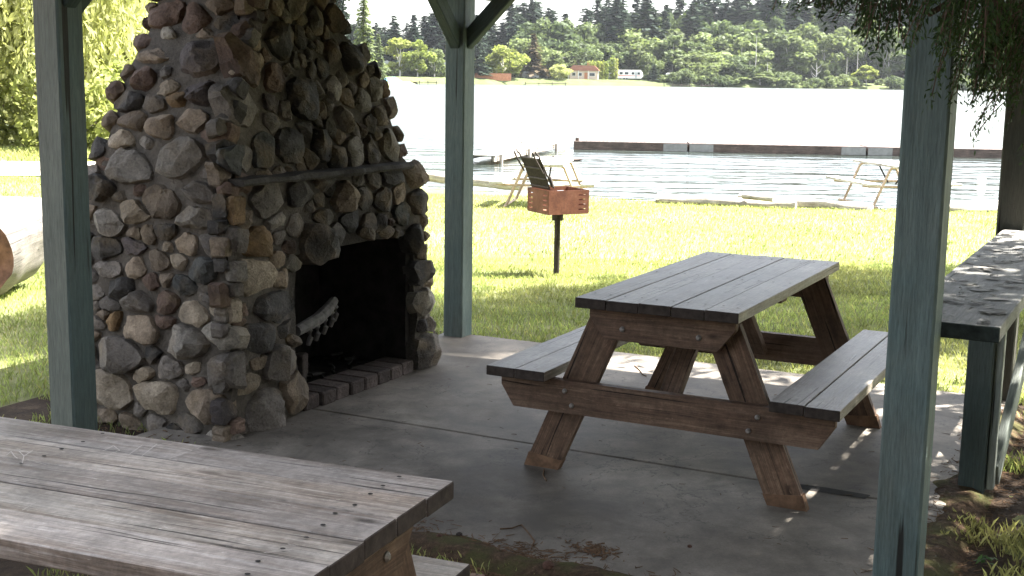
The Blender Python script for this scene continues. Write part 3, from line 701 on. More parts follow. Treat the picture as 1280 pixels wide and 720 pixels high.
def add_stone(face, c, poly, size, col, depth, seed):
    """one stone: a rounded, chipped lump filling its cell"""
    global SV, SF, STI
    rnd = random.Random(seed); nt_, nr = 22, 6
    ts = TS_[face]; n = NRM[face]; P0 = face_pt(face, c[0], c[1])
    # surface normal leans with the taper
    P1 = face_pt(face, c[0], c[1]+.05); tz = (P1-P0).normalized(); n = ts.cross(tz) if ts.cross(tz).dot(n) > 0 else -ts.cross(tz)
    sgn = 1.0 if face in 'LF' else -1.0
    rad = []
    for k in range(nt_):
        th = 2*PI*k/nt_; dx_, dy_ = math.cos(th), math.sin(th); best = 9
        for i in range(len(poly)):
            ax_, ay = poly[i][0]-c[0], poly[i][1]-c[1]; bx_, by = poly[(i+1) % len(poly)][0]-c[0], poly[(i+1) % len(poly)][1]-c[1]
            ex, ey = bx_-ax_, by-ay; den = dx_*ey-dy_*ex
            if abs(den) < 1e-9: continue
            t_ = (ax_*ey-ay*ex)/den; q = (ax_*dy_-ay*dx_)/den
            if t_ > 0 and -1e-6 <= q <= 1+1e-6: best = min(best, t_)
        if size is not None:
            a, b = size[0]/2*1.9, size[1]/2*1.9; sup = (abs(dx_/a)**2.6+abs(dy_/b)**2.6)**(-1/2.6); best = min(best, sup)
        rad.append(min(best, .3)*.975)
    rs = [min(rad[k], .7*rad[k]+.15*(rad[k-1]+rad[(k+1) % nt_])) for k in range(nt_)]
    wob = rnd.random()*90; rs = [r_*min(1.02, .97+.26*noise.noise((math.cos(2*PI*k/nt_)*1.4+wob, math.sin(2*PI*k/nt_)*1.4, wob))) for k, r_ in enumerate(rs)]
    base = len(SV); mr = sum(rs)/nt_; pts = []
    e1 = rnd.uniform(.22, .50); off = Vector((rnd.random()*50, rnd.random()*50, rnd.random()*50))
    tilt = (rnd.uniform(-.7, .7), rnd.uniform(-.5, .8))
    planes = []
    for _ in range(rnd.randint(7, 12)):
        th = rnd.random()*2*PI; el = rnd.uniform(.65, 1.45); planes.append((Vector((math.cos(th)*math.cos(el), math.sin(th)*math.cos(el), math.sin(el))), rnd.uniform(.58, .92)))
    for j in range(nr+1):
        ph = (j/nr)**.9*PI/2
        for k in range(nt_ if j < nr else 1):
            th = 2*PI*k/nt_; r_ = rs[k]*max(0.0, math.cos(ph))**e1; d_ = depth*math.sin(ph)**.75
            q = Vector((r_*math.cos(th)/mr, r_*math.sin(th)/mr, d_/mr*1.0))
            qn = Vector((q.x, q.y, d_/depth))
            for pn, pd in planes:
                ex = qn.dot(pn)-pd*1.0
                if ex > 0: qn -= pn*ex*.96
            f_ = 2.2
            qn += Vector((noise.noise(qn*f_+off), noise.noise(qn*f_+off+Vector((7, 0, 0))), noise.noise(qn*f_+off+Vector((0, 9, 0)))))*.11
            qn += Vector((noise.noise(qn*6+off), noise.noise(qn*6+off+Vector((3, 0, 0))), noise.noise(qn*6+off)))*.035
            a_, b_, dd = qn.x*mr, qn.y*mr, qn.z*depth + (tilt[0]*qn.x+tilt[1]*qn.y*-1)*depth*.5*(j/nr)
            if j == 0: dd = -.05; a_ *= .97; b_ *= .97
            P = P0 + ts*(sgn*a_ if face in 'BR' else a_) + tz*b_ + n*(dd-.012)
            pts.append(P)
    SV += pts
    vb = [max(.5, min(1.6, rnd.gauss(1, .16)))]*1
    for P in pts:
        s_ = soot_at(P); m_ = 1+.5*noise.noise(P*6+off)
        STI.append((col[0]*vb[0]*s_[0]*m_, col[1]*vb[0]*s_[1]*m_, col[2]*vb[0]*s_[2]*m_))
    for j in range(nr-1):
        for k in range(nt_):
            k2 = (k+1) % nt_; SF.append((base+j*nt_+k, base+j*nt_+k2, base+(j+1)*nt_+k2, base+(j+1)*nt_+k))
    ap = base+nr*nt_
    for k in range(nt_): SF.append((base+(nr-1)*nt_+k, base+(nr-1)*nt_+(k+1) % nt_, ap))
MPP = 6.4/F
def in_hole(s, z, m=0): return OPV0-m < s < OPV1+m and z < OPZ-.02+m-.10*abs((s+1.56)/.55)**2
random.seed(5)
for face in 'LFBR':
    seeds = []
    if face in 'LF':
        for (px, py, w_, h_, cn) in (LEFT if face == 'L' else FRONT):
            s, z = hit(face, px, py)
            if face == 'F' and in_hole(s, z, .02): continue
            fs_s = 1.0 if face == 'L' else 1.15                # faces are seen at a slant
            k_ = MPP*(1.02 if face == 'L' else 1.05)
            seeds.append((s, z, w_*k_*(1.13 if face == 'L' else 1.45), h_*k_, cn, True))
    if face == 'F':                                      # phantom seeds keep the opening clear
        for s in np.arange(OPV0+.10, OPV1-.05, .12):
            for z in np.arange(-.05, OPZ-.06, .12):
                if in_hole(s, z, -.055): seeds.append((s, z, .12, .12, '', False))
    tries = 0; rmin = .038 if face in 'LF' else .07
    ztop = 3.62
    while tries < (9000 if face in 'LF' else 4000):
        tries += 1; z = random.uniform(-.02, ztop); a, b = srange(face, z); s = random.uniform(a-.03, b+.03)
        if face == 'F' and in_hole(s, z, .05): continue
        r_ = (random.uniform(.036, .074) if tries < 3000 else random.uniform(.026, .045)) if face in 'LF' and z < 2.2 else random.uniform(.075, .12)
        ok = True
        for q in seeds:
            dx_, dz_ = (s-q[0])/(q[2]/2+r_*.92), (z-q[1])/(q[3]/2+r_*.92)
            if dx_*dx_+dz_*dz_ < 1: ok = False; break
        if ok: asp = random.uniform(1.2, 2.8) if (face != 'F' or z < 1.2) else random.uniform(.45, 1.1); seeds.append((s, z, 2*r_*asp**.5, 2*r_/asp**.5, random.choice(FILL), True))
    for i, q in enumerate(seeds):
        if not q[5]: continue
        s, z = q[0], q[1]; kz = 1.75 if face in 'LBR' else 1.5 if z < 1.2 else .85; wi = (q[2]*q[3])/4*kz
        a, b = srange(face, z); ma, mb_, mc, md = [random.uniform(.0, .09) if face in 'LF' else -.015 for _ in range(4)]; poly = [(a-ma, z-.5), (b+mb_, z-.5), (b+mc, z+.5), (a-md, z+.5)]
        poly = [(max(s-.5, p[0]) if p[0] < s else min(s+.5, p[0]), p[1]) for p in poly]
        poly = clip_half(poly, 0, -1, .03)
        for j, p in enumerate(seeds):
            if j == i or abs(p[0]-s) > .5 or abs(p[1]-z) > .5: continue
            wj = p[2]*p[3]/4*kz; dx_, dz_ = p[0]-s, (p[1]-z)*kz*kz
            c_ = (p[0]**2+(kz*p[1])**2-wj - s*s-(kz*z)**2+wi)/2
            poly = clip_half(poly, dx_, dz_, c_)
            if len(poly) < 3: break
        if len(poly) < 3: continue
        inside = all(((poly[(k+1) % len(poly)][0]-poly[k][0])*(z-poly[k][1])-(poly[(k+1) % len(poly)][1]-poly[k][1])*(s-poly[k][0])) >= -1e-6 for k in range(len(poly)))
        if not inside: continue
        sz = min(q[2], q[3]); dep = min(.13, max(.035, sz*random.uniform(.34, .70)))
        add_stone(face, (s, z), poly, (q[2], q[3]), PAL[q[4]], dep, i*13+ord(face))
st = np_mesh('stonework', [tuple(p) for p in SV], [f if len(f) == 4 else f+(f[2],) for f in SF], STI, M['stone'], fp) if False else None
me = bpy.data.meshes.new('stonework'); me.from_pydata([tuple(p) for p in SV], [], SF); me.materials.append(M['stone'])
a = me.attributes.new('tint', 'FLOAT_COLOR', 'POINT'); a.data.foreach_set('color', np.array([t+(1.,) for t in STI], dtype=np.float32).ravel())
import bmesh
bm = bmesh.new(); bm.from_mesh(me); bmesh.ops.recalc_face_normals(bm, faces=bm.faces); bm.to_mesh(me); bm.free()
me.polygons.foreach_set('use_smooth', np.ones(len(me.polygons), dtype=bool)); me.set_sharp_from_angle(angle=R(28)); link('stonework', me, fp)
# mantel ledge: slightly bowed, rough concrete lip
mb = MB(); n = 40; vs = []
for i in range(n+1):
    v = -2.56 + (1.50)*i/n; bow = .015*math.sin(PI*i/n)-.02*(i/n)**6; o_ = .020*noise.noise((v*7, 0, 0))+.008*noise.noise((v*23, 0, 0))
    for (u, z) in ((.0, 1.165), (.325+bow+o_, 1.168+.008*noise.noise((v*5, 2, 0))), (.335+bow+o_, 1.180), (.325+bow+o_, 1.200+.012*noise.noise((v*6, 4, 0))), (.0, 1.207)): vs.append((u, v, z))
fs = [(i*5+j, (i+1)*5+j, (i+1)*5+(j+1) % 5, i*5+(j+1) % 5) for i in range(n) for j in range(5)] + [(0, 1, 2, 3, 4), tuple(n*5+j for j in (4, 3, 2, 1, 0))]
mb.add(vs, fs, t=[(soot_at(Vector(v))[0]**.5,)*3 for v in vs]); mb.build('mantel', M['ledge'], fp)
# hearth: a course of sooty bricks along the front
mb = MB(); nb = 8
for i in range(nb):
    v = OPV0+.015+(OPV1-OPV0-.03)*(i+.5)/nb; g_ = random.uniform(.7, 1.2)
    mb.box((.215+random.uniform(-.008, .008), v, .035+random.uniform(-.003, .003)), (.20, (OPV1-OPV0)/nb-.012, .075), ch=.008, t=(g_, g_*.95, g_*.92))
mb.build('hearth', M['hearth'], fp)
# iron swing grate with fingers, ash grey
def on_u(px, py, u):
    d = ray(px, py); du = d.x*UX + d.y*UY; dv = -d.x*UY + d.y*UX; t_ = (u-cu)/du; return (u, cv+dv*t_, CH+d.z*t_)
mb = MB(); cpts = [on_u(370, 414, .20), on_u(383, 407, .18), on_u(397, 399, .16), on_u(410, 386, .13), on_u(417, 376, .08)]
cg = empty('fire_grate', W(0, 0, 0), YA, 'ash grey iron grate with short curved fingers hung inside the fireplace opening', 'grate')
mb.tube(cpts, [.028, .032, .034, .032, .026], 10); mb.build('rail', M['ash'], cg)
for i, t_ in enumerate((.25, .42, .6, .78, .95)):
    k = t_*(len(cpts)-1); a_ = int(min(k, len(cpts)-2)); p = Vector(cpts[a_]).lerp(Vector(cpts[a_+1]), k-a_)
    mb = MB(); mb.tube([p, p+Vector((.02, 0, -.03)), p+Vector((.025, 0, -.06)), p+Vector((.01, 0, -.10))], [.018, .017, .015, .012], 8); mb.build('finger', M['ash'], cg)
# loose bricks and charred sticks on the hearth
for i, (u, v, hh, lab) in enumerate(((.06, OPV0+.13, .15, 'sooty brick standing on end just behind the near end of the hearth'), (-.02, OPV0+.42, .16, 'sooty brick standing on end deeper in the fireplace, right of the other brick'))):
    mb = MB(); mb.box((0, 0, hh/2), (.06, .075, hh), ch=.006); o = mb.build('loose_brick', M['hearth']); o.location = W(u, v, .074 if u > .11 else .03); o.rotation_euler = (0, 0, YA+R(12)); tag(o, lab, 'brick', 'loose bricks in the fireplace')
random.seed(9)
mb = MB()
for i in range(26):
    u = random.uniform(-.25, .2); v = random.uniform(OPV0+.1, OPV1-.1); an = random.random()*PI; l_ = random.uniform(.04, .16); z = .085 if u > .1 else .05
    p = Vector((u, v, z+random.random()*.03)); d = Vector((math.cos(an), math.sin(an), random.uniform(-.15, .3)))*l_/2; mb.tube([W(*(p-d)), W(*p), W(*(p+d))], [.007, .011, .006], 6)
o = mb.build('charred_sticks', M['char'], smooth=60); tag(o, 'charred sticks and embers heaped in the hearth', 'charcoal', kind='stuff')

# ------------------------------------------------------------------ pedestal grill
gx, gy = .405, 11.65; gz = ter_z(gx, gy)
gr = empty('charcoal_grill', (gx, gy, gz), R(26.5), 'rusty park grill on one post with its cooking grate tipped up', 'grill')
SB, HB = .41, .215; ZT = .80
def panel(mb, axis, sgn):
    """one wall of the firebox with four short slots at each end; slots are real holes"""
    xs = [-SB/2, -SB/2+.035, -SB/2+.105, SB/2-.105, SB/2-.035, SB/2]; zs = [0]; z = .035
    while z < HB-.04: zs += [z, z+.014]; z += .043
    zs.append(HB)
    for i in range(5):
        if i in (1, 3):
            for j in range(0, len(zs)-1):
                if j % 2 == 0 or (axis == 'x' and sgn < 0 and i == 1):
                    c = ((xs[i]+xs[i+1])/2, sgn*SB/2, ZT-HB+(zs[j]+zs[j+1])/2); d = (xs[i+1]-xs[i], .005, zs[j+1]-zs[j])
                    if axis == 'x': mb.box(c, d)
                    else: mb.box((c[1], c[0], c[2]), (d[1], d[0], d[2]))
        else:
            c = ((xs[i]+xs[i+1])/2, sgn*SB/2, ZT-HB/2); d = (xs[i+1]-xs[i], .005, HB)
            if axis == 'x': mb.box(c, d)
            else: mb.box((c[1], c[0], c[2]), (d[1], d[0], d[2]))
mb = MB(); panel(mb, 'x', -1); panel(mb, 'x', 1); panel(mb, 'y', -1); panel(mb, 'y', 1)
mb.box((0, 0, ZT-HB+.004), (SB-.01, SB-.01, .006)); mb.build('firebox', M['rust'], gr)
mb = MB(); mb.tube([(0, 0, -.1), (0, 0, .35), (0, 0, ZT-HB-.01)], .028, 12); mb.build('post', M['iron'], gr, smooth=40)
mb = MB(); mb.tube([(0, 0, ZT-HB-.075), (0, 0, ZT-HB-.002)], .052, 14); mb.build('sleeve', M['iron'], gr, smooth=40)
ga = R(112)                                             # grate swung up about the left wall's top edge
gd = Vector((math.cos(ga), 0, math.sin(ga))); g0 = Vector((-SB/2+.03, 0, ZT+.005))
mb = MB()
for i in range(17):
    y = -SB/2+.035+(SB-.07)*i/16; mb.tube([g0+Vector((0, y, 0)), g0+gd*.30+Vector((0, y, 0))], .0065, 6)
for e in (.02, .10, .20, .295): mb.tube([g0+gd*e+Vector((-.006, -SB/2+.03, 0)), g0+gd*e+Vector((-.006, SB/2-.03, 0))], .008, 6)
grt = mb.build('cooking_grate', M['iron'], gr)
for s in (-1, 1):
    y = s*(SB/2-.02); mb = MB()
    mb.tube([g0+Vector((.03, y, .02)), g0+gd*.15+Vector((.012, y, 0)), g0+gd*.32+Vector((-.005, y, 0)), g0+gd*.37+Vector((-.028, y, 0)), g0+gd*.36+Vector((-.055, y, 0)), g0+gd*.30+Vector((-.05, y, 0)), g0+gd*.16+Vector((-.02, y, 0))], .008, 6)
    h = mb.build('handle', M['iron'], grt, smooth=60)
    mb = MB(); cpt = []
    for i in range(90):
        a_ = i*2*PI/9; cpt.append(g0+gd*(.03+.10*i/90)+Vector((.03+.016*math.cos(a_), y+.016*math.sin(a_), 0)))
    mb.tube(cpt, .0045, 5); mb.build('spring_grip', M['iron'], h if False else grt, smooth=60)

# ------------------------------------------------------------------ pipe framed lawn tables by the water
def pipe_table(loc, rz, label, L=1.75):
    t = empty('pipe_frame_picnic_table', loc, rz, label, 'picnic table', 'pale pipe framed picnic tables by the water')
    def bds(name, cx, n, bw, z):
        mb = MB()
        for i in range(n): g_ = random.uniform(.9, 1.1); mb.box((cx+(i-(n-1)/2)*bw, 0, z-.02), (bw-.01, L, .04), ch=.003, t=(g_, g_, g_))
        mb.build(name, M['paleplank'], t)
    bds('tabletop', 0, 3, .235, .74); bds('seat', -.74, 1, .24, .44); bds('seat', .74, 1, .24, .44)
    for e in (-1, 1):
        y = e*(L/2-.28)
        for s in (-1, 1):
            mb = MB(); mb.tube([(s*.30, y, .69), (s*.34, y, .66), (s*.60, y, .05), (s*.62, y, .024)], .024, 8); mb.build('leg', M['pipe'], t, smooth=60)
            mb = MB(); mb.tube([(s*.82, y, .39), (s*.70, y, .375), (s*.46, y, .37)], .02, 8); mb.build('seat_arm', M['pipe'], t, smooth=60)
        mb = MB(); mb.tube([(-.30, y, .69), (.30, y, .69)], .02, 8); mb.tube([(-.46, y, .37), (.46, y, .37)], .02, 8); mb.build('crossbar', M['pipe'], t, smooth=60)
        mb = MB(); mb.tube([(0, y-e*.02, .69), (0, y-e*.45, .38)], .015, 6); mb.build('stay', M['iron'], t, smooth=60)
    for s in (-1, 1):
        mb = MB(); mb.tube([(s*.62, -L/2+.1, .024), (s*.62, L/2-.1, .024)], .024, 8); mb.build('skid', M['pipe'], t, smooth=60)
    return t
def on_ground(px, py, guess=-.45):
    z = guess
    for _ in range(12): P = bp(px, py, z); z = ter_z(P.x, P.y)
    return Vector((P.x, P.y, z))
p = on_ground(684, 256); pipe_table(p, R(-8), 'sunlit pipe framed picnic table on the lawn behind the grill')
p = bp(1113, 256, -.46); pipe_table(p, R(10), 'sunlit pipe framed picnic table by the shore, half hidden by the near post')

# ------------------------------------------------------------------ logs
def log(name, a, b, r0, r1, label, group=None, mat='driftwood', sag=0.0, cat='log', seed=0, n=18, flat=.8):
    a, b = Vector(a), Vector(b); X = (b-a).normalized(); Y = Vector((0, 0, 1)).cross(X).normalized(); Z = X.cross(Y); L = (b-a).length; mb = MB(); vs = []; gs = []; k = 16
    for i in range(n+1):
        t_ = i/n; c = a.lerp(b, t_)
        for j in range(k):
            w_ = 2*PI*j/k; r_ = (r0+(r1-r0)*t_)*(1+.28*noise.noise((t_*L*1.5+seed, math.cos(w_)*1.2, math.sin(w_)*1.2))+.10*noise.noise((t_*L*6+seed, math.cos(w_)*3, math.sin(w_)*3)))
            vs.append(c+Y*r_*math.cos(w_)+Z*r_*flat*math.sin(w_)); gs.append((t_*L, math.cos(w_)*r0*2, math.sin(w_)*r0*2+seed))
    fs = [(i*k+j, i*k+(j+1) % k, (i+1)*k+(j+1) % k, (i+1)*k+j) for i in range(n) for j in range(k)] + [tuple(range(k)), tuple(range(n*k+k-1, n*k-1, -1))]
    mb.add(vs, fs, gs); o = mb.build(name, M[mat], smooth=50); return tag(o, label, cat, group)
G1 = 'bleached logs edging the lawn along the lake'
def shore_log(p0, p1, r0, r1, label, seed, lift=0.0):
    a = bp(p0[0], p0[1], -.42+lift); b = bp(p1[0], p1[1], -.42+lift); log('driftwood_log', a, b, r0, r1, label, G1, seed=seed)
shore_log((822, 249), (995, 258), .13, .11, 'longest bleached driftwood log along the shore behind the near timber table', 1)
shore_log((925, 247), (1088, 262), .10, .12, 'bleached log behind and right of the longest shore log', 2)
shore_log((930, 245), (968, 249), .07, .06, 'short brown splintered log lying on top of the shore logs', 3, .14)
shore_log((1150, 262), (1290, 262), .12, .14, 'bleached shore log at the far right, past the near post', 4)
a = bp(530, 221, -.55); b = bp(655, 234, -.5); log('driftwood_log', a, b, .13, .11, 'bleached shore log behind the back shelter post', G1, seed=6)
random.seed(33)
for i in range(9):
    px = 1205+i*7+random.uniform(-3, 3); P = bp(px, random.uniform(255, 262), -.5); mb = MB()
    r_ = random.uniform(.06, .13); vs = []; fs = []
    for j in range(5):
        ph = PI*j/8*1.0
        for k in range(10):
            th = 2*PI*k/10; q = Vector((math.cos(th)*math.cos(ph), math.sin(th)*math.cos(ph), math.sin(ph)*.8)); q *= r_*(1+.35*noise.noise(q*1.6+Vector((i*3, 0, 0)))); vs.append(P+q-Vector((0, 0, .02)))
    fs = [(j*10+k, j*10+(k+1) % 10, (j+1)*10+(k+1) % 10, (j+1)*10+k) for j in range(4) for k in range(10)]+[tuple(range(40, 50))]
    mb.add(vs, fs, t=(.4, .38, .35)); o = mb.build('shore_rock', M['stone'], smooth=50); tag(o, 'pale rock on the shoreline beside the right shelter post', 'rock', 'pale rocks at the water edge on the right')
# great sawn log on the left lawn: flank silver, sawn face red and rotten
P = on_ground(-42, 381, -.05)
lg = empty('sawn_log', P, 0, 'huge silver sawn log with a rotten red cut face lying left of the fireplace', 'log')
rad = .37; ax_ = Vector((math.sin(R(24)), math.cos(R(24)), 0)).normalized(); ax_ = Vector((-.07, 1, 0)).normalized(); L = .95; side = Vector((ax_.y, -ax_.x, 0)); k = 40; vs = []; gs = []; n = 24
cen = Vector((-.06, .05, rad*.92))
for i in range(n+1):
    t_ = i/n
    for j in range(k):
        w_ = 2*PI*j/k; r_ = rad*(1+.10*noise.noise((t_*2, math.cos(w_)*1.5, math.sin(w_)*1.5))+.03*noise.noise((t_*3, math.cos(w_)*6, math.sin(w_)*6)))
        vs.append(cen+ax_*(t_*L)+side*r_*math.cos(w_)+Vector((0, 0, r_*math.sin(w_)))); gs.append((t_*L, math.cos(w_)*rad*2, math.sin(w_)*rad*2))
mb = MB(); mb.add(vs, [(i*k+j, i*k+(j+1) % k, (i+1)*k+(j+1) % k, (i+1)*k+j) for i in range(n) for j in range(k)]+[tuple(range(n*k+k-1, n*k-1, -1))], gs); mb.build('bark', M['logbark'], lg, smooth=60)
mb = MB(); vs = []; rings = 7
for q in range(rings+1):
    f_ = 1-q/rings
    for j in range(k):
        w_ = 2*PI*j/k; r_ = rad*(1+.10*noise.noise((0, math.cos(w_)*1.5, math.sin(w_)*1.5))+.03*noise.noise((0, math.cos(w_)*6, math.sin(w_)*6)))*f_
        p = cen+side*r_*math.cos(w_)+Vector((0, 0, r_*math.sin(w_))); dpt = .09*noise.noise((p.x*5, p.z*5, 2))*(0 if q == 0 else 1) - (.05 if q > 0 else 0); vs.append(p+ax_*(-dpt*.6-.0))
mb.add(vs, [(i*k+j, i*k+(j+1) % k, (i+1)*k+(j+1) % k, (i+1)*k+j) for i in range(rings) for j in range(k)]); mb.build('cut_face', M['logend'], lg, smooth=35)

# ------------------------------------------------------------------ floating dock, walkway, flotsam
DA = bp(716, 187, WATER); DB = bp(1262, 198, WATER); dd_ = (DB-DA); DL = dd_.length; da = math.atan2(dd_.y, dd_.x)
dk = empty('floating_dock', DA, da, 'long low dark timber dock floating across the lake behind the lawn', 'dock')
cuts = []
for px in (860, 1083):
    d = ray(px, 190); n_ = Vector((-dd_.y, dd_.x, 0)); t_ = (DA-Vector((0, 0, CH))).dot(n_)/d.dot(n_); Q = d*t_; cuts.append((Vector((Q.x, Q.y, 0))-Vector((DA.x, DA.y, 0))).length)
ed = [0]+cuts+[DL]
for i in range(3):
    a_, b_ = ed[i]+.03, ed[i+1]-.03; mb = MB(); c = (a_+b_)/2; l_ = b_-a_
    mb.box((c, .75, .20), (l_, 1.5, .13), ch=.01); mb.box((c, -.04, .13), (l_, .08, .34), ch=.01); mb.box((c, 1.54, .13), (l_, .08, .34), ch=.01)
    nb = int(l_/.15)
    for j in range(nb):
        g_ = random.uniform(.7, 1.2); mb.box((a_+(j+.5)*l_/nb, .75, .29), (l_/nb-.012, 1.66, .035), t=(g_, g_, g_))
    mb.build('deck_section', M['docktimber'], dk)
    for e, x in ((0, a_), (1, b_)):
        if (i == 0 and e == 0) or (i == 2 and e == 1): continue
        mb = MB(); mb.box((x+(.44 if e == 0 else -.44), -.088, .15), (.86, .012, .27)); mb.build('metal_plate', M['plate'], dk)
for x in (.15, DL-.12):
    mb = MB(); mb.tube([(x, .3, -.8), (x, .3, .42)], .07, 10); mb.build('pile', M['docktimber'], dk, smooth=50)
# walkway from the shore out to the dock's left end
WA = bp(597, 195, WATER+.25); WB = Vector((DA.x, DA.y, 0)) + Vector((-.75, .5, 0)); wd = Vector((WB.x-WA.x, WB.y-WA.y, 0)); wl = wd.length
wk = empty('pale_walkway', (WA.x, WA.y, WATER), math.atan2(wd.y, wd.x), 'sun bleached plank walkway leading out to the left end of the dock', 'walkway')
mb = MB()
for j in range(int(wl/.16)): g_ = random.uniform(.8, 1.1); mb.box(((j+.5)*.16, 0, .27), (.148, 1.1, .035), t=(g_, g_, g_))
mb.build('deck', M['paleplank'], wk)
mb = MB(); mb.box((wl/2, -.5, .17), (wl, .06, .15)); mb.box((wl/2, .5, .17), (wl, .06, .15)); mb.build('stringer', M['driftwood'], wk)
for x in (.4, wl*.4, wl*.8):
    for s in (-1, 1):
        mb = MB(); mb.tube([(x, s*.62, -.9), (x, s*.62, .30)], .06, 8); mb.build('pile', M['driftwood'], wk, smooth=50)
for (px, py, l_, lab) in ((716, 201, .55, 'dark broken chunk of wood afloat behind the raised grill grate'), (696, 198, .22, 'small dark stub of wood afloat left of the larger chunk')):
    P = bp(px, py, WATER); a_ = P-Vector((l_/2, 0, -.02)); b_ = P+Vector((l_/2, .1, .05)); log('floating_wood', a_, b_, .10 if l_ > .3 else .08, .05, lab, 'bits of wood afloat', 'docktimber', seed=l_*9, cat='driftwood', n=8)
P = bp(1227, 225, WATER); mb = MB(); vs = []
for j in range(7):
    ph = -PI/2+PI*j/6
    for k in range(12): th = 2*PI*k/12; vs.append(Vector((.13*math.cos(th)*max(.12, math.cos(ph)), .09*math.sin(th)*max(.12, math.cos(ph)), .035*math.sin(ph)+.02)))
mb.add(vs, [(j*12+k, j*12+(k+1) % 12, (j+1)*12+(k+1) % 12, (j+1)*12+k) for j in range(6) for k in range(12)])
o = mb.build('swim_buoy', plain('white_buoy', (.7, .68, .62), .5), smooth=50); o.location = P; tag(o, 'small white float bobbing inside the right end of the dock', 'buoy')
# ------------------------------------------------------------------ vegetation
def quads(cent, nrm, upv, w_, h_, tip=1.0):
    """leaf faces: centres, normals, axes (N,3), sizes (N,)"""
    cent = np.asarray(cent); nrm = nrm/np.linalg.norm(nrm, axis=1, keepdims=True)
    s = np.cross(nrm, upv); s /= (np.linalg.norm(s, axis=1, keepdims=True)+1e-9); t = np.cross(s, nrm)
    w_ = w_[:, None]/2; h_ = h_[:, None]/2
    v = np.stack([cent-t*h_, cent+s*w_*tip, cent+t*h_, cent-s*w_*tip], 1).reshape(-1, 3)
    f = np.arange(len(cent)*4).reshape(-1, 4); return v, f
def rand_dir(n): d = rng.normal(size=(n, 3)); return d/np.linalg.norm(d, axis=1, keepdims=True)
def trunk_faces(pts, rs, k=7):
    mb = MB(); mb.tube(pts, rs, k); return np.array([tuple(p) for p in mb.v]), [f for f in mb.f if len(f) == 4]
def make_tree_mesh(name, leaf_v, leaf_t, mats, trunks):
    V = [leaf_v]; Fc = [np.arange(len(leaf_v)).reshape(-1, 4)]; T = [leaf_t]; MI = [np.zeros(len(leaf_v)//4, int)]; b = len(leaf_v)
    for tv, tf in trunks:
        V.append(tv); Fc.append(np.array(tf)+b); T.append(np.ones((len(tv), 3))); MI.append(np.ones(len(tf), int)); b += len(tv)
    me_o = np_mesh(name, np.concatenate(V), np.concatenate(Fc), np.concatenate(T), mats, None, np.concatenate(MI)); return me_o
def conifer(h, r, n=900, dens=1.0, droop=.35, seed=0):
    """tiers of drooping boughs round a straight stem, open between the tiers, ragged tip"""
    g = np.random.default_rng(seed); C, N_, U_, Ws, Hs, T = [], [], [], [], [], []
    z = h*.10
    while z < h*.985:
        f_ = 1-(z/h); rad_ = r*(f_**.80)*(.72+.45*g.random()); nb = max(3, int((5+7*f_)*dens)); a0 = g.random()*6
        for b in range(nb):
            if g.random() < .10: continue
            th = a0+2*PI*b/nb+g.normal()*.25; L = rad_*(.65+.5*g.random())+.15; m = max(3, int(L*3.4))
            tone = .75+.5*g.random()
            for j in range(m):
                q = (j+.6)/m*L; dz = .12*q-droop*q*q/max(L, .5)+g.normal()*.08; lat = g.normal()*.16*(1+q*.3)
                C.append((math.cos(th)*q-math.sin(th)*lat, math.sin(th)*q+math.cos(th)*lat, z+dz)); nn_ = np.array([math.cos(th)*.35, math.sin(th)*.35, 1])+g.normal(size=3)*.5; N_.append(nn_)
                U_.append((math.cos(th), math.sin(th), -.3)); s_ = (.78+.5*g.random())*(.55+.45*f_)*min(1.4, h/16); Ws.append(s_*.75); Hs.append(s_*1.35); T.append([tone*(.85+.3*g.random())]*3)
        z += h*(.018+.020*f_)*(.8+.5*g.random())
    v, f = quads(np.array(C), np.array(N_), np.array(U_), np.array(Ws), np.array(Hs)); return v, np.repeat(np.array(T), 4, 0)
def broadleaf(h, r, n=2600, base=.18, seed=0, clumps=26, leaf=.42, flat=1.0):
    """crown of many leaf clumps of different size round a few limbs; gaps between clumps"""
    g = np.random.default_rng(seed); cs = []
    for i in range(clumps):
        d = g.normal(size=3); d /= np.linalg.norm(d); q = .45+.55*g.random()**.5
        zz = base+(1-base)*(.5+.5*d[2]*q*flat); rr_ = math.sqrt(max(.05, 1-((zz-base-(1-base)*.42)/((1-base)*.62))**2)); cs.append((d[0]*q*r*rr_*1.05, d[1]*q*r*rr_*1.05, zz*h, r*(.22+.20*g.random())))
    C, N_, T, S_ = [], [], [], []
    for (x, y, z, cr) in cs:
        m = int(n/clumps*(cr/(r*.32))**2); tone = .72+.55*g.random()
        for _ in range(m):
            d = g.normal(size=3); d /= np.linalg.norm(d); q = cr*(.55+.5*g.random()); d2 = d*np.array([1, 1, .95]); C.append((x+d2[0]*q, y+d2[1]*q, z+d2[2]*q)); N_.append(d+g.normal(size=3)*.7); k_ = tone*(.8+.4*g.random()); T.append([k_]*3); S_.append(leaf*(.6+.8*g.random()))
    C = np.array(C); S_ = np.array(S_); v, f = quads(C, np.array(N_), g.normal(size=(len(C), 3)), S_, S_*1.3); return v, np.repeat(np.array(T), 4, 0), cs
def stem(h, r, seed=0, lean=.02):
    g = np.random.default_rng(seed); return trunk_faces([(g.normal()*lean*h*t, g.normal()*lean*h*t, h*t) for t in (0, .15, .4, .7, .97)], [r*1.25, r, r*.75, r*.45, r*.1])
def limbs(cs, h, r, seed=0, k=9):
    g = np.random.default_rng(seed); out = []
    for i in g.permutation(len(cs))[:k]:
        x, y, z, _ = cs[i]; z0 = z*.35+h*.08; out.append(trunk_faces([(0, 0, z0), (x*.4, y*.4, z0+(z-z0)*.55), (x*.9, y*.9, z)], [r*.55, r*.35, r*.12], 5))
    return out
FIRS = []
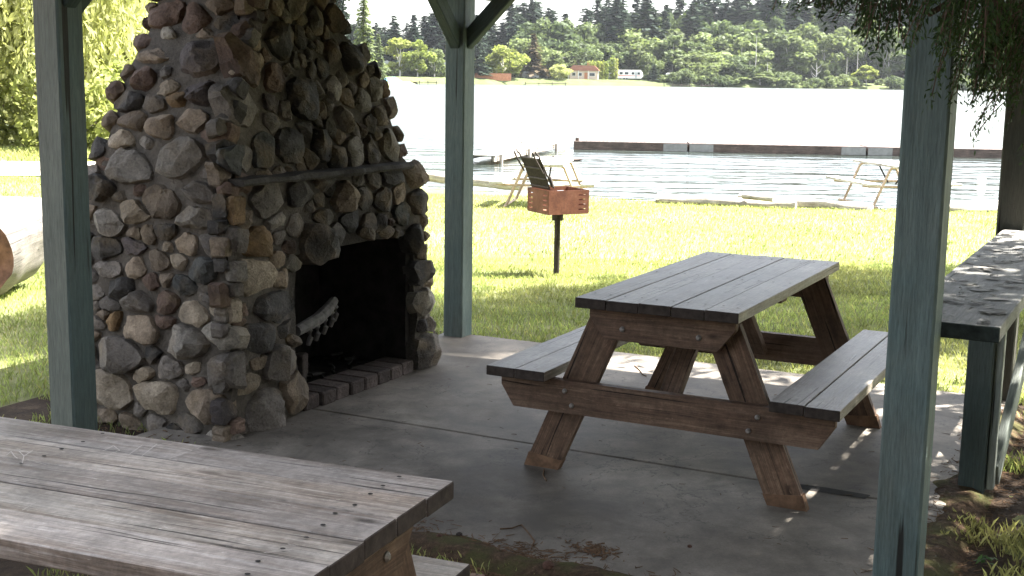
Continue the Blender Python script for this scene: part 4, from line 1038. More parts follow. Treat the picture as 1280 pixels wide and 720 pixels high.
for i in range(6):
    h = 24; v, t = conifer(h, [3.6, 4.2, 3.1, 4.6, 3.4, 3.9][i], dens=[1, .9, 1.1, 1, .75, 1][i], droop=[.3, .4, .25, .35, .5, .3][i], seed=40+i)
    o = make_tree_mesh('fir_tree', v, t, [M['fir'], M['farbark']], [stem(h, .32, i, .003)]); FIRS.append(o)
BROADS = []
for i in range(6):
    h = 12; v, t, cs = broadleaf(h, [4.6, 5.2, 3.8, 4.4, 5.6, 4.0][i], 3000, [.12, .1, .2, .06, .1, .16][i], 60+i, [22, 27, 18, 22, 28, 20][i], .62)
    o = make_tree_mesh('broadleaf_tree', v, t, [M['broad'], M['palebark']], [stem(h*.8, .18, i, .02)]+limbs(cs, h, .18, i)); BROADS.append(o)
v, t, cs = broadleaf(3.2, 2.6, 1600, .0, 91, 20, .32); BUSH = make_tree_mesh('shore_bush', v, t, [M['broad'], M['palebark']], [])
for p in FIRS+BROADS+[BUSH]: COL.objects.unlink(p)
def put(proto, name, P, sz, sxy, label, cat, group=None, mat=None, rz=None):
    o = proto.copy(); o.name = name; COL.objects.link(o); o.location = P; o.scale = (sxy, sxy, sz); o.rotation_euler = (0, 0, random.random()*6.28 if rz is None else rz)
    if mat is not None:
        o.data = o.data.copy(); o.data.materials[0] = mat
    return tag(o, label, cat, group)
def far_spot(px, back):
    """a spot `back` metres behind the far waterline, seen in column px"""
    d = ray(px, 100); Y = 380.0
    for _ in range(6): x = d.x/d.y*Y; Y = interp(FAR, x)+back
    x = d.x/d.y*Y; return Vector((x, Y, far_z(x, Y)-.1))
def ztop(py, px, Y): return at(px, py, Y).z
random.seed(11)
# back rows: conifers with the photograph's skyline
SKY = [(430, 17), (470, 27), (492, 18), (517, 18), (545, 11), (575, 15), (605, 15), (637, 4), (652, 1), (664, -5), (684, 8), (705, 15), (730, 8), (745, -2), (758, -5), (775, -5), (793, -2), (806, -5), (830, 5), (847, -7), (866, -5), (890, -11), (905, -3), (925, -15), (945, -1), (964, -13), (985, -5), (1003, -11), (1030, -32), (1060, -37), (1100, -37), (1140, -37), (1180, -35), (1230, -32), (1270, -27), (1310, -27)]
for px, py in SKY:
    P = far_spot(px, random.uniform(55, 85)); z = ztop(py, px, P.y); H_ = z-P.z
    put(random.choice(FIRS), 'fir_tree', P, H_/24, H_/24*random.uniform(1.7, 2.5), 'tall dark conifer on the skyline across the lake', 'tree', 'tall conifers across the lake')
for k in range(190):
    px = random.uniform(425, 1330); P = far_spot(px, random.uniform(42, 120)); base = np.interp(px, [a for a, _ in SKY], [b for _, b in SKY]); py = base+random.uniform(0, 26); H_ = ztop(py, px, P.y)-P.z
    put(random.choice(FIRS), 'fir_tree', P, H_/24, H_/24*random.uniform(1.8, 2.9), 'tall dark conifer on the skyline across the lake', 'tree', 'tall conifers across the lake')
# broadleaf belt in front: px, top y, radius px, back
BELT = [(680, 29, 31, 44), (735, 31, 28, 46), (775, 35, 31, 48), (820, 25, 32, 50), (870, 31, 35, 46), (940, 27, 35, 46), (1020, 25, 35, 46), (1065, 23, 35, 44), (655, 50, 26, 30), (690, 25, 24, 45), (720, 53, 22, 26), (745, 57, 22, 30), (765, 55, 24, 34), (790, 39, 31, 40), (815, 35, 28, 44), (840, 47, 31, 30), (862, 53, 28, 26), (885, 43, 32, 34), (905, 30, 31, 42), (925, 50, 35, 24), (948, 40, 31, 30), (968, 25, 28, 40),
        (985, 43, 31, 26), (1005, 33, 28, 36), (1030, 45, 31, 28), (1055, 35, 31, 34), (1078, 40, 28, 30), (1105, 37, 35, 22), (1135, 35, 32, 30), (1165, 43, 31, 26), (1200, 35, 32, 30), (1240, 41, 35, 26), (1275, 35, 35, 30), (1310, 37, 35, 28), (700, 65, 18, 22), (880, 67, 24, 14), (915, 71, 22, 12), (860, 15, 22, 60), (1000, 9, 22, 60), (975, 7, 20, 62), (840, 19, 20, 58)]
for px, py, rp, bk in BELT:
    P = far_spot(px, bk); H_ = ztop(py, px, P.y)-P.z; rw = rp*P.y/F
    put(random.choice(BROADS), 'broadleaf_tree', P, H_/12, rw/4.6*random.uniform(.95, 1.15), 'green broadleaf tree in the belt along the far shore', 'tree', 'broadleaf trees along the far shore')
for k in range(40):
    px = random.uniform(560, 1330); P = far_spot(px, random.uniform(16, 48)); H_ = ztop(random.uniform(48, 86), px, P.y)-P.z
    if 700 < px < 810 and P.y-interp(FAR, P.x) < 30: continue
    put(random.choice(BROADS), 'broadleaf_tree', P, H_/12, H_/12*random.uniform(.75, 1.15), 'green broadleaf tree in the belt along the far shore', 'tree', 'broadleaf trees along the far shore')
for k in range(26):
    px = random.uniform(435, 640); P = far_spot(px, random.uniform(45, 110)); py = np.interp(px, [a for a, _ in SKY], [b for _, b in SKY])+random.uniform(2, 26); H_ = ztop(py, px, P.y)-P.z
    put(random.choice(FIRS), 'fir_tree', P, H_/24, H_/24*random.uniform(1.8, 2.8), 'tall dark conifer on the skyline across the lake', 'tree', 'tall conifers across the lake')
for k in range(100):
    px = random.choice((random.uniform(815, 1075), random.uniform(1095, 1330), random.uniform(440, 560))); P = far_spot(px, random.uniform(1.5, 8) if px > 815 else random.uniform(18, 30))
    s_ = random.uniform(.5, 1.25); put(BUSH, 'shore_bush', P, s_, s_*1.3, 'low green bush at the foot of the far woods', 'bush', 'low bushes along the far shore')
def special(proto, px, pyt, pyb, rp, bk, name, label, cat, mat, hb, rb):
    P = far_spot(px, bk); H_ = ztop(pyt, px, P.y)-P.z; rw = rp*P.y/F; return put(proto, name, P, H_/hb, rw/rb, label, cat, None, mat)
special(BROADS[2], 500, 48, 105, 20, 14, 'pale_tree', 'loose pale green tree on the far shore left of the back post', 'tree', M['pale'], 12, 3.8)
special(BROADS[3], 522, 52, 104, 17, 12, 'pale_tree', 'yellow green bushy tree right beside the loose pale tree on the far shore', 'tree', M['pale'], 12, 4.4)
special(BROADS[0], 543, 62, 104, 15, 13, 'olive_tree', 'dull olive tree touching the left side of the back post on the far shore', 'tree', M['broad'], 12, 4.6)
special(FIRS[3], 598, 45, 104, 18, 12, 'spreading_cedar', 'dark broad tree just right of the back post on the far shore', 'tree', M['fir'], 24, 4.6)
special(BROADS[1], 629, 58, 102, 24, 12, 'bright_tree', 'bright green rounded tree above the brown boat shed on the far shore', 'tree', M['pale'], 12, 5.2)
special(FIRS[0], 666, 42, 102, 20, 14, 'brown_fir', 'brownish thin conifer standing left of the golden tree on the far shore', 'tree', M['brownfir'], 24, 3.6)
special(BROADS[4], 698, 81, 106, 13, 9, 'golden_tree', 'small golden yellow tree left of the red roofed house', 'tree', M['willow'], 12, 5.6)
special(FIRS[1], 817, 80, 106, 13, 9, 'small_conifer', 'small dense dark conifer between the white camper and the low white shed', 'tree', M['fir'], 24, 4.2)
special(BROADS[5], 1083, 82, 112, 16, 5, 'golden_bush', 'tall pale yellow bush alone at the waterline left of the near post', 'bush', M['pale'], 12, 4.0)
special(BROADS[3], 950, 93, 110, 26, 4, 'grey_bush', 'broad grey green bush leaning over the far waterline', 'bush', M['broad'], 12, 4.4)
# clipped hedge at the water and a row of columnar cedars by the house
mb_c = []; 
def boxy_foliage(name, P, size, n, leaf, mat, label, cat, group=None, col=False):
    g = np.random.default_rng(int(abs(P.x*7+P.y))); c = g.uniform(-.5, .5, size=(n, 3)); c[:, 2] += .5
    if col: rr_ = np.sqrt(np.maximum(.02, 1-(np.abs(c[:, 2]-.38)/.64)**2)); c[:, :2] *= rr_[:, None]
    c = c*np.array(size)+g.normal(size=(n, 3))*.12; s_ = leaf*g.uniform(.6, 1.4, n); v, f = quads(c, rand_dir(n), rand_dir(n), s_, s_*1.3)
    o = np_mesh(name, v, f, np.repeat(g.uniform(.7, 1.3, (n, 1)), 4, 0)*np.ones((1, 3)), mat); o.location = P; return tag(o, label, cat, group)
P = far_spot(1040, 4.5); boxy_foliage('low_hedge', P, (13, 2, 1.6), 1500, .35, M['pale'], 'long low yellow green hedge at the waterline beside the golden bush', 'hedge')
for i, px in enumerate((737, 742, 747, 752, 757, 765, 769)):
    P = far_spot(px, 13); boxy_foliage('columnar_cedar', P, (1.5, 1.5, 5.6 if i < 5 else 6.6), 420, .34, M['pale'], 'slim yellow green columnar cedar right of the house' if i < 5 else 'slim taller columnar cedar just left of the white camper', 'tree', 'columnar cedars by the house')
# bare trunks in the wood, snag
for i, (px, y0, y1) in enumerate(((943, 45, 100), (936, 76, 100), (920, 80, 102), (958, 78, 100), (1057, 72, 106), (1070, 60, 106))):
    P = far_spot(px, 9+i); H_ = ztop(y0, px, P.y)-P.z; mb = MB(); mb.tube([P, P+Vector((.2, 0, H_*.5)), P+Vector((.1, 0, H_))], [.16, .12, .05], 6); o = mb.build('bare_trunk', M['palebark']); tag(o, 'bare pale trunk standing at the edge of the far woods', 'tree', 'bare pale trunks')
P = far_spot(1020, 6); H_ = ztop(78, 1020, P.y)-P.z; mb = MB(); mb.tube([P, P+Vector((.1, 0, H_*.6)), P+Vector((-.1, 0, H_))], [.2, .14, .04], 6)
for s, z0 in ((-1, .35), (1, .45), (-1, .6), (1, .7), (-1, .25)): mb.tube([P+Vector((0, 0, H_*z0)), P+Vector((s*1.3, 0, H_*(z0+.16))), P+Vector((s*1.9, 0, H_*(z0+.32)))], [.09, .06, .02], 5)
o = mb.build('dead_snag', M['palebark']); tag(o, 'forked white dead tree at the far waterline left of the hedge', 'tree')

# far shore houses and vehicles
def far_box(name, parent, c, d, mat, ch=0): mb = MB(); mb.box(c, d, ch=ch); return mb.build(name, mat, parent)
mW = plain('cream_siding', (.52, .42, .33), .8, .2, var=.08, scale=3); mRf = plain('brown_red_roof', (.25, .115, .08), .8, .2, var=.15, scale=3); mGl = plain('dark_glass', (.03, .035, .04), .2, .6, var=.1); mWh = plain('white_panel', (.72, .72, .70), .45, .4, var=.04); mGy = plain('grey_panel', (.30, .31, .32), .5, .4, var=.08); mRed = plain('red_stripe', (.45, .06, .05), .5, .4, var=.05)
mOr = plain('orange_brown_boards', (.38, .17, .09), .8, .2, var=.2, scale=2); mBl = plain('blue_tarp', (.10, .30, .52), .6, .3, var=.2, scale=2)
P = far_spot(730, 16)
hs = empty('red_roofed_house', P, R(-6), 'low cream house with a brown red roof on the far shore', 'house')
far_box('wall', hs, (0, 0, 1.3), (8.6, 6, 2.7), mW)
mb = MB(); mb.prism([(-4.9, 2.65), (4.9, 2.65), (3.3, 4.25), (-3.3, 4.25)], (0, 0, 0), (1, 0, 0), (0, 0, 1), (0, 1, 0), 7.0); rf = mb.build('roof', mRf, hs)
far_box('chimney', rf, (1.2, 1.0, 4.5), (.7, .7, 1.2), mRf)
for x, w_, nm in ((-3.0, 1.2, 'window'), (-1.1, 1.3, 'window'), (2.6, 1.8, 'window')): wn = far_box(nm, hs, (x, -3.02, 1.55), (w_, .08, 1.1), mWh); far_box('pane', wn, (x, -3.07, 1.55), (w_-.2, .04, .9), mGl)
far_box('door', hs, (.7, -3.02, 1.05), (.95, .08, 2.05), mOr)
for x in (-4.6, -1.5, 1.5, 4.6): far_box('porch_post', hs, (x, -3.6, 1.3), (.16, .16, 2.7), mWh)
P = far_spot(787, 12)
rv = empty('white_camper', P, R(4), 'long white camper with dark windows parked right of the columnar cedars', 'camper')
mb = MB(); mb.prism([(-4, .55), (3.4, .55), (4.0, 1.2), (3.7, 2.5), (3.2, 3.1), (-4, 3.1)], (0, 0, 0), (1, 0, 0), (0, 0, 1), (0, 1, 0), 2.4, ch=.06); mb.build('body', mWh, rv)
for x, w_ in ((-2.9, 1.0), (-1.2, 1.2), (.8, .9), (2.6, .8)): far_box('window', rv, (x, -1.22, 2.1), (w_, .05, .75), mGl)
far_box('stripe', rv, (-.2, -1.215, 1.35), (7, .04, .22), mRed); far_box('door', rv, (1.75, -1.22, 1.6), (.7, .05, 1.8), mGy)
for x in (-1.9, -1.1): mb = MB(); mb.tube([(x, -1.25, .38), (x, -.95, .38)], .38, 14); mb.build('wheel', mGl, rv)
P = far_spot(840, 11)
sh2 = empty('white_trailer', P, R(-3), 'low white trailer at the edge of the far woods right of the small conifer', 'trailer')
mb = MB(); mb.prism([(-2, .5), (2.1, .5), (2.3, 1.4), (1.8, 2.4), (-1.6, 2.45), (-2, 2.0)], (0, 0, 0), (1, 0, 0), (0, 0, 1), (0, 1, 0), 2.2, ch=.06); mb.build('body', mWh, sh2)
for x in (-1, .7): far_box('window', sh2, (x, -1.12, 1.75), (.9, .05, .55), mGl)
mb = MB(); mb.tube([(-.2, -1.15, .34), (-.2, -.9, .34)], .34, 14); mb.build('wheel', mGl, sh2)
def car(px, bk, label, mat, name='parked_car', rz=0, van=False):
    P = far_spot(px, bk); c = empty(name, P, rz, label, 'car' if not van else 'van')
    mb = MB(); poly = [(-2.2, .35), (2.2, .35), (2.25, .8), (1.9, 1.0), (1.1, 1.1), (.4, 1.55), (-1.4, 1.55), (-2.1, 1.05)] if not van else [(-2.4, .35), (2.4, .35), (2.45, 1.0), (1.9, 1.2), (1.5, 2.0), (-2.2, 2.1), (-2.45, 1.2)]
    mb.prism(poly, (0, 0, 0), (1, 0, 0), (0, 0, 1), (0, 1, 0), 1.7, ch=.08); mb.build('body', mat, c)
    far_box('window', c, (-.35, -.86, 1.3 if not van else 1.6), (1.5 if not van else 2.8, .04, .35 if not van else .5), mGl)
    for x in (-1.4, 1.4): mb = MB(); mb.tube([(x, -.88, .32), (x, -.65, .32)], .33, 12); mb.build('wheel', mGl, c)
    return c
car(858, 9, 'small white car parked right of the low white trailer', mWh); car(663, 13, 'pale grey van parked left of the golden tree on the far shore', mGy, 'parked_van', R(8), True); car(770, 15, 'grey van parked tight against the left end of the white camper', mGy, 'parked_van', R(-10), True)
# boat shed / boards, docks, boat, poles, white buildings on the left
P = far_spot(616, 7); bs = empty('board_bulkhead', P, R(-3), 'long orange brown board wall at the far waterline right of the back post', 'wall')
far_box('wall', bs, (0, 0, .8), (10.4, .25, 2.0), mOr); far_box('cap', bs, (0, 0, 1.85), (10.6, .4, .1), mRf)
P = far_spot(490, 3.2); bt = empty('covered_boat', Vector((P.x, P.y-3.5, WATER+.05)), R(5), 'small boat under a blue tarp moored on the far shore at left', 'boat')
mb = MB(); mb.prism([(-2.6, .55), (3.0, .7), (2.3, 0), (-2.3, 0)], (0, 0, 0), (1, 0, 0), (0, 0, 1), (0, 1, 0), 1.8, ch=.1); mb.build('hull', mWh, bt)
mb = MB(); mb.add([(-2.7, -1, .5), (3, -1, .6), (3, 1, .6), (-2.7, 1, .5), (-1.6, -.2, 1.5), (1.2, -.2, 1.7), (1.2, .2, 1.7), (-1.6, .2, 1.5)], [(0, 1, 5, 4), (1, 2, 6, 5), (2, 3, 7, 6), (3, 0, 4, 7), (4, 5, 6, 7), (3, 2, 1, 0)]); mb.build('tarp', mBl, bt)
def far_dock(px, wpx, label):
    P = far_spot(px, -1.5); l_ = wpx*P.y/F; d = empty('shore_dock', Vector((P.x, P.y, WATER)), 0, label, 'dock', 'small docks along the far shore')
    far_box('deck', d, (0, 0, .5), (l_, 2, .18), M['docktimber'])
    for x in np.linspace(-l_/2+.3, l_/2-.3, 4): mb = MB(); mb.tube([(x, -.9, -1), (x, -.9, .9)], .11, 7); mb.build('pile', M['docktimber'], d)
far_dock(530, 34, 'low brown dock by the blue tarped boat'); far_dock(682, 52, 'long grey dock below the pale van on the far shore'); far_dock(846, 34, 'small dark dock in front of the low white trailer'); far_dock(884, 16, 'shortest dark dock, right of the white car on the far shore')
for i, (px, y0) in enumerate(((703, 70), (716, 69), (768, 72))):
    P = far_spot(px, 20); H_ = ztop(y0, px, P.y)-P.z; mb = MB(); mb.tube([P, P+Vector((0, 0, H_))], [.16, .11], 8); mb.box(P+Vector((0, 0, H_-.5)), (1.8, .12, .14)); o = mb.build('utility_pole', M['palebark']); tag(o, 'grey utility pole behind the far shore house' if i < 2 else 'grey utility pole among the columnar cedars', 'pole', 'utility poles across the lake')
for i, (px, w_, h_, bk, lab) in enumerate(((484, 5.5, 3.0, 30, 'white cottage half hidden behind the loose pale tree at far left'), (553, 6, 3.2, 34, 'white cottage right against the back post on the far shore'))):
    P = far_spot(px, bk); c = empty('white_cottage', P, R(5), lab, 'house'); far_box('wall', c, (0, 0, h_/2), (w_, 5, h_), mWh)
    mb = MB(); mb.prism([(-w_/2-.4, h_), (w_/2+.4, h_), (0, h_+1.5)], (0, 0, 0), (1, 0, 0), (0, 0, 1), (0, 1, 0), 5.6); mb.build('roof', mGy, c); wn = far_box('window', c, (-1, -2.52, 1.6), (1.2, .06, 1), mGl)

# tall pale conifer on the left shore, behind the chimney
P = Vector((at(455, 100, 190).x, 190, -.4)); H_ = ztop(-22, 455, 190)+.4
put(FIRS[1], 'tall_fir', P, H_/24, .62, 'tall light green conifer rising just right of the chimney top', 'tree', None, M['broad'])
P = Vector((at(425, 100, 210).x, 210, -.4)); put(FIRS[2], 'tall_fir', P, 1.05, .7, 'tall conifer mostly hidden behind the chimney', 'tree', None, M['fir'])
P = Vector((at(473, 100, 240).x, 240, -.4)); put(FIRS[0], 'tall_fir', P, (ztop(42, 473, 240)+.4)/24, .5, 'shorter green conifer right of the tall light conifer', 'tree', None, M['broad'])

# ------------------------------------------------------------------ left bank: weeping willows and bushes
def weeping(h, r, n_str, seed, leaf=.085):
    g = np.random.default_rng(seed); C, N_, U_, S_, T = [], [], [], [], []; br = []
    for b in range(26):
        th = g.random()*6.283; L = r*(.35+.65*g.random()); z0 = h*(.32+.25*g.random()); z1 = h*(.62+.36*g.random()); br.append([(0, 0, z0), (math.cos(th)*L*.5, math.sin(th)*L*.5, z1*.95), (math.cos(th)*L, math.sin(th)*L, z1*.93)])
        for s in range(n_str//26):
            q = .2+.8*g.random()**.7; px_, py_ = math.cos(th)*L*q+g.normal()*.45, math.sin(th)*L*q+g.normal()*.45; top = z0+(z1-z0)*min(1, q*1.6)+g.normal()*.25; ln = min(top-.15, 1.0+3.4*g.random()*(.4+q)); tone = .7+.6*g.random(); dx_, dy_ = g.normal()*.16, g.normal()*.16; m = int(ln/.085)
            for j in range(m):
                f_ = j*.085; C.append((px_+dx_*f_+math.cos(th)*.12*math.sin(f_)+g.normal()*.05, py_+dy_*f_+g.normal()*.05, top-f_)); S_.append(leaf*(.6+.8*g.random())); T.append([tone*(.8+.4*g.random())]*3)
    C = np.array(C); S_ = np.array(S_); n = len(C); U_ = np.tile(np.array([[0, 0, -1.]]), (n, 1))+g.normal(size=(n, 3))*.45; v, f = quads(C, g.normal(size=(n, 3))*np.array([1, 1, .5]), U_, S_*.75, S_*2.3)
    return v, np.repeat(np.array(T), 4, 0), br
def named_tree(name, loc, leaf_v, leaf_t, leafmat, trunk_list, label, cat='tree', group=None, bark='palebark', limbs_=()):
    e = empty(name, loc, 0, label, cat, group); mb = MB()
    for pts, rs in trunk_list: mb.tube(pts, rs, 9)
    mb.build('trunk', M[bark], e, smooth=60)
    for pts, rs in limbs_: mb = MB(); mb.tube(pts, rs, 6); mb.build('limb', M[bark], e, smooth=60)
    np_mesh('crown', leaf_v, np.arange(len(leaf_v)).reshape(-1, 4), leaf_t, leafmat, e); return e
wl_spec = [((-11.2, 30.5), 8.5, 3.6, 1500, 'weeping yellow green willow filling the gap between the left post and the fireplace'), ((-15.8, 29.5), 8.0, 3.8, 1300, 'weeping willow at the left edge, left of the left shelter post')]
for i, ((x, y), h, r, ns, lab) in enumerate(wl_spec):
    v, t, br = weeping(h, r, ns, 300+i, .10); named_tree('weeping_willow', (x, y, ter_z(x, y)-.05), v, t, M['willow'], [([(0, 0, 0), (.1, 0, h*.3), (0, .1, h*.6)], [.26, .2, .12])], lab, 'tree', 'weeping willows on the left bank', 'farbark', [(b, [.09, .05, .02]) for b in br[:14]])
random.seed(17)
for i in range(16):
    x = -18+i*.92+random.uniform(-.3, .3); y = 27.2+random.uniform(-.5, 1.6)+(i % 3)*.9; h = random.uniform(1.3, 2.6)
    v, t, cs = broadleaf(h, h*.62, 1500, .0, 500+i, 18, .11); o = make_tree_mesh('bank_bush', v, t, [M['bushleaf'], M['farbark']], limbs(cs, h, .05, i)); o.location = (x, y, ter_z(x, y)-.1); tag(o, 'leafy yellow green bush in the bank below the willows', 'bush', 'bushes on the bank below the willows')
for i, (x, y) in enumerate(((-24, 38), (-17, 42), (-11, 45), (-29, 33), (-20, 35), (-13.5, 38))):
    v, t, cs = broadleaf(11+i % 3, 4.5, 5200, .02, 700+i, 44, .30); o = make_tree_mesh('bank_tree', v, t, [M['willow'] if i % 2 else M['bushleaf'], M['farbark']], [stem(8, .2, i)]+limbs(cs, 11, .18, i)); o.location = (x, y, -.6); tag(o, 'tall yellow green tree behind the willows on the left bank', 'tree', 'tall trees behind the willows')

# ------------------------------------------------------------------ cedars on the right: one overhanging, one out of frame that shades the lawn
def spray(P, d, L, g, C, N_, U_, Ws, Hs, T, dens=1.0, leaf=.032, out=None):
    """one hanging cedar spray: curved stem, alternate side twigs, narrow scale leaf tufts"""
    P = np.array(P, float); d = np.array(d, float); d /= np.linalg.norm(d); m = max(4, int(L/.028*dens)); side = np.cross(d, [0, 0, 1.0]); side = side/(np.linalg.norm(side)+1e-6)
    tone = .6+.7*g.random(); sgn = 1; cur = P.copy(); dirv = d.copy(); pts = [tuple(cur)]
    for j in range(m):
        f_ = j/m; dirv = dirv+np.array([0, 0, -.06]); dirv /= np.linalg.norm(dirv); cur = cur+dirv*(L/m); pts.append(tuple(cur))
        sgn = -sgn; tl = (L*.40 if dens < 1 else L*.26)*(1-f_)**.6*(.5+.6*g.random())+.03; sd_ = dirv*.75+side*sgn*.75+np.array([0, 0, -.25])+g.normal(size=3)*.15; sd_ /= np.linalg.norm(sd_); q = cur.copy(); k = max(2, int(tl/leaf*1.15))
        for i in range(k):
            sd_ = sd_+np.array([0, 0, -.07]); sd_ /= np.linalg.norm(sd_); q = q+sd_*leaf*.8
            C.append(tuple(q+g.normal(size=3)*.004)); N_.append(np.cross(sd_, side)+g.normal(size=3)*.5); U_.append(sd_+g.normal(size=3)*.35); Ws.append(leaf*(.50 if dens < 1 else .38)*(.7+.6*g.random())); Hs.append(leaf*1.4*(.7+.6*g.random())); T.append([tone*(.8+.4*g.random())]*3)
    if out is not None: out.append(pts)
g = np.random.default_rng(77); C, N_, U_, Ws, Hs, T = [], [], [], [], [], []; twigs = []
CT = Vector((4.9, 4.7, ter_z(4.9, 4.7)))
# (px, py) of the spray's top, distance, direction, length, count, spread in metres
HANG = [((1104, -30), 3.45, (-.10, .0, -1), .19, 9, .03), ((1092, -36), 3.5, (-.05, 0, -1), .15, 6, .025), ((1045, -30), 3.6, (-.9, 0, -.35), .12, 6, .04), ((1025, -34), 3.6, (-.5, 0, -.7), .10, 6, .05), ((1064, -34), 3.55, (-.3, 0, -.9), .09, 7, .04), ((1130, -36), 3.5, (-.1, 0, -.9), .10, 8, .04),
        ((1212, -36), 3.25, (-.35, 0, -1), .19, 10, .04), ((1195, -36), 3.3, (-.5, .1, -.9), .16, 7, .04), ((1170, -40), 3.35, (-.3, 0, -.9), .09, 5, .04), ((1246, 10), 3.6, (-.35, 0, -1), .21, 12, .05), ((1262, 5), 3.7, (-.25, .1, -1), .24, 12, .06), ((1288, 20), 3.7, (-.5, 0, -.85), .22, 12, .06), ((1250, -30), 3.6, (.0, 0, -1), .20, 10, .08), ((1280, -20), 3.8, (-.1, 0, -1), .22, 12, .08), ((1300, 80), 3.8, (-.6, 0, -.6), .24, 8, .06)]
limb_pts = []
for (p_, Y, d, L, n, sp) in HANG:
    P = at(p_[0], p_[1], Y); 
    for k in range(int(n*1.7)):
        q = np.array(P)+g.normal(size=3)*sp*np.array([1, 1.6, .5]); dd2 = np.array(d, float)+g.normal(size=3)*.25
        spray(q, dd2, L*(.65+.5*g.random()), g, C, N_, U_, Ws, Hs, T, 2.2, .015, twigs)
    limb_pts.append(P)
near_n = len(C)
# canopy: layered boughs round the trunk, above the field of view
boughs = []
def canopy(ct, zlo, zhi, rad_, nb, g, avoid=True, leaf=.10):
    for b in range(nb):
        z = zlo+(zhi-zlo)*g.random()**1.3; f_ = 1-(z-zlo)/(zhi-zlo+2); th = g.random()*6.283; L = rad_*(.55+.5*g.random())*f_
        d = np.array([math.cos(th), math.sin(th), .12]); P0 = np.array([ct.x, ct.y, z]); pts = [tuple(P0)]
        for j in range(1, 9):
            q = P0+d*L*j/8+np.array([0, 0, -.10*L*(j/8)**2]); pts.append(tuple(q))
            if j < 2: continue
            for k in range(3):
                qq = q+g.normal(size=3)*np.array([.22, .22, .1]); sd_ = np.array([d[0]*.5+g.normal()*.7, d[1]*.5+g.normal()*.7, -.45]); ln = .35+.5*g.random()
                zb = qq[2]-ln
                dist = max(qq[1], .6)
                lim = CH+(94+22)*dist/F*1.0
                if avoid and zb < lim+.12 and abs(qq[0]/max(qq[1], .1)-.02) < .46: continue
                spray(qq, sd_, ln, g, C, N_, U_, Ws, Hs, T, .28, leaf)
        boughs.append((ct, pts))
canopy(CT, 2.9, 12.5, 4.8, 205, g, True, .115)
def build_cedar(ct, h, C, N_, U_, Ws, Hs, T, label, bo, tw, name='cedar_tree', extra=()):
    e = empty(name, ct, 0, label, 'tree', 'cedar trees at the right of the shelter'); loc = np.array(ct)
    mb = MB(); mb.tube([(0, 0, -.1), (.02, 0, .5), (0, .03, h*.3), (.05, 0, h*.65), (0, 0, h)], [.34, .26, .2, .12, .02], 14); mb.build('trunk', M['bark'], e, smooth=60)
    for pts in bo[:70]:
        P = [tuple(np.array(p)-loc) for p in pts]; n = len(P); mb = MB(); mb.tube(P, list(np.linspace(.045, .008, n)), 6); mb.build('bough', M['bark'], e, smooth=60)
    if tw:
        mb = MB()
        for pts in tw: mb.tube([tuple(np.array(p)-loc) for p in pts[::2]], .0016, 4, cap=False)
        mb.build('twigs', M['bark'], e)['kind'] = 'stuff'
    v, f = quads(np.array(C)-loc, np.array(N_), np.array(U_), np.array(Ws), np.array(Hs)); o = np_mesh('foliage', v, f, np.repeat(np.array(T), 4, 0), M['cedar'], e); return e
bo1 = [p for c, p in boughs]
# low limbs that carry the hanging sprays
for grp, zz in (((0, 1, 2, 3, 4), 2.28), ((5, 6, 7), 2.2), ((8, 9, 10, 11, 12, 13), 2.35)):
    ps = [np.array(limb_pts[i]) for i in grp]; end = np.mean(ps, 0); st_ = np.array([CT.x, CT.y, 3.0]); ext = end+(end-st_)*.06
    pts = [tuple(st_+(ext-st_)*t_+np.array([0, 0, .35*math.sin(PI*t_)])) for t_ in np.linspace(0, 1, 9)]
    bo1 = [pts]+bo1
    for p_ in ps: bo1 = [[tuple(st_+(ext-st_)*.8+np.array([0, 0, .2])), tuple((p_+end)/2+np.array([0, 0, .10])), tuple(p_)]]+bo1
build_cedar(CT, 13, C, N_, U_, Ws, Hs, T, 'cedar whose drooping dark sprays hang over the near right post', bo1, twigs)
C, N_, U_, Ws, Hs, T = [], [], [], [], [], []; boughs = []; g = np.random.default_rng(78)
CT2 = Vector((8.4, 11.3, ter_z(8.4, 11.3))); canopy(CT2, 2.6, 19, 3.3, 230, g, True, .14)
build_cedar(CT2, 19.5, C, N_, U_, Ws, Hs, T, 'tall cedar on the lawn beyond the right edge of the photo', [p for c, p in boughs], None)

for i, (x, y, h, w_) in enumerate(((-9.5, -7.5, 19, 1.4), (-4.2, -15, 22, 1.6), (3.2, -14, 20, 1.5), (9.5, -6.6, 23, 1.4), (12.5, 0.5, 18, 1.2))):  # unseen firs added behind the camera to cut skylight on the shelter
    put(FIRS[i], 'skylight_blocker_fir', (x, y, -.1), h/24, w_, 'tall unseen fir added behind the camera to block skylight', 'tree', 'added firs blocking skylight behind the camera')

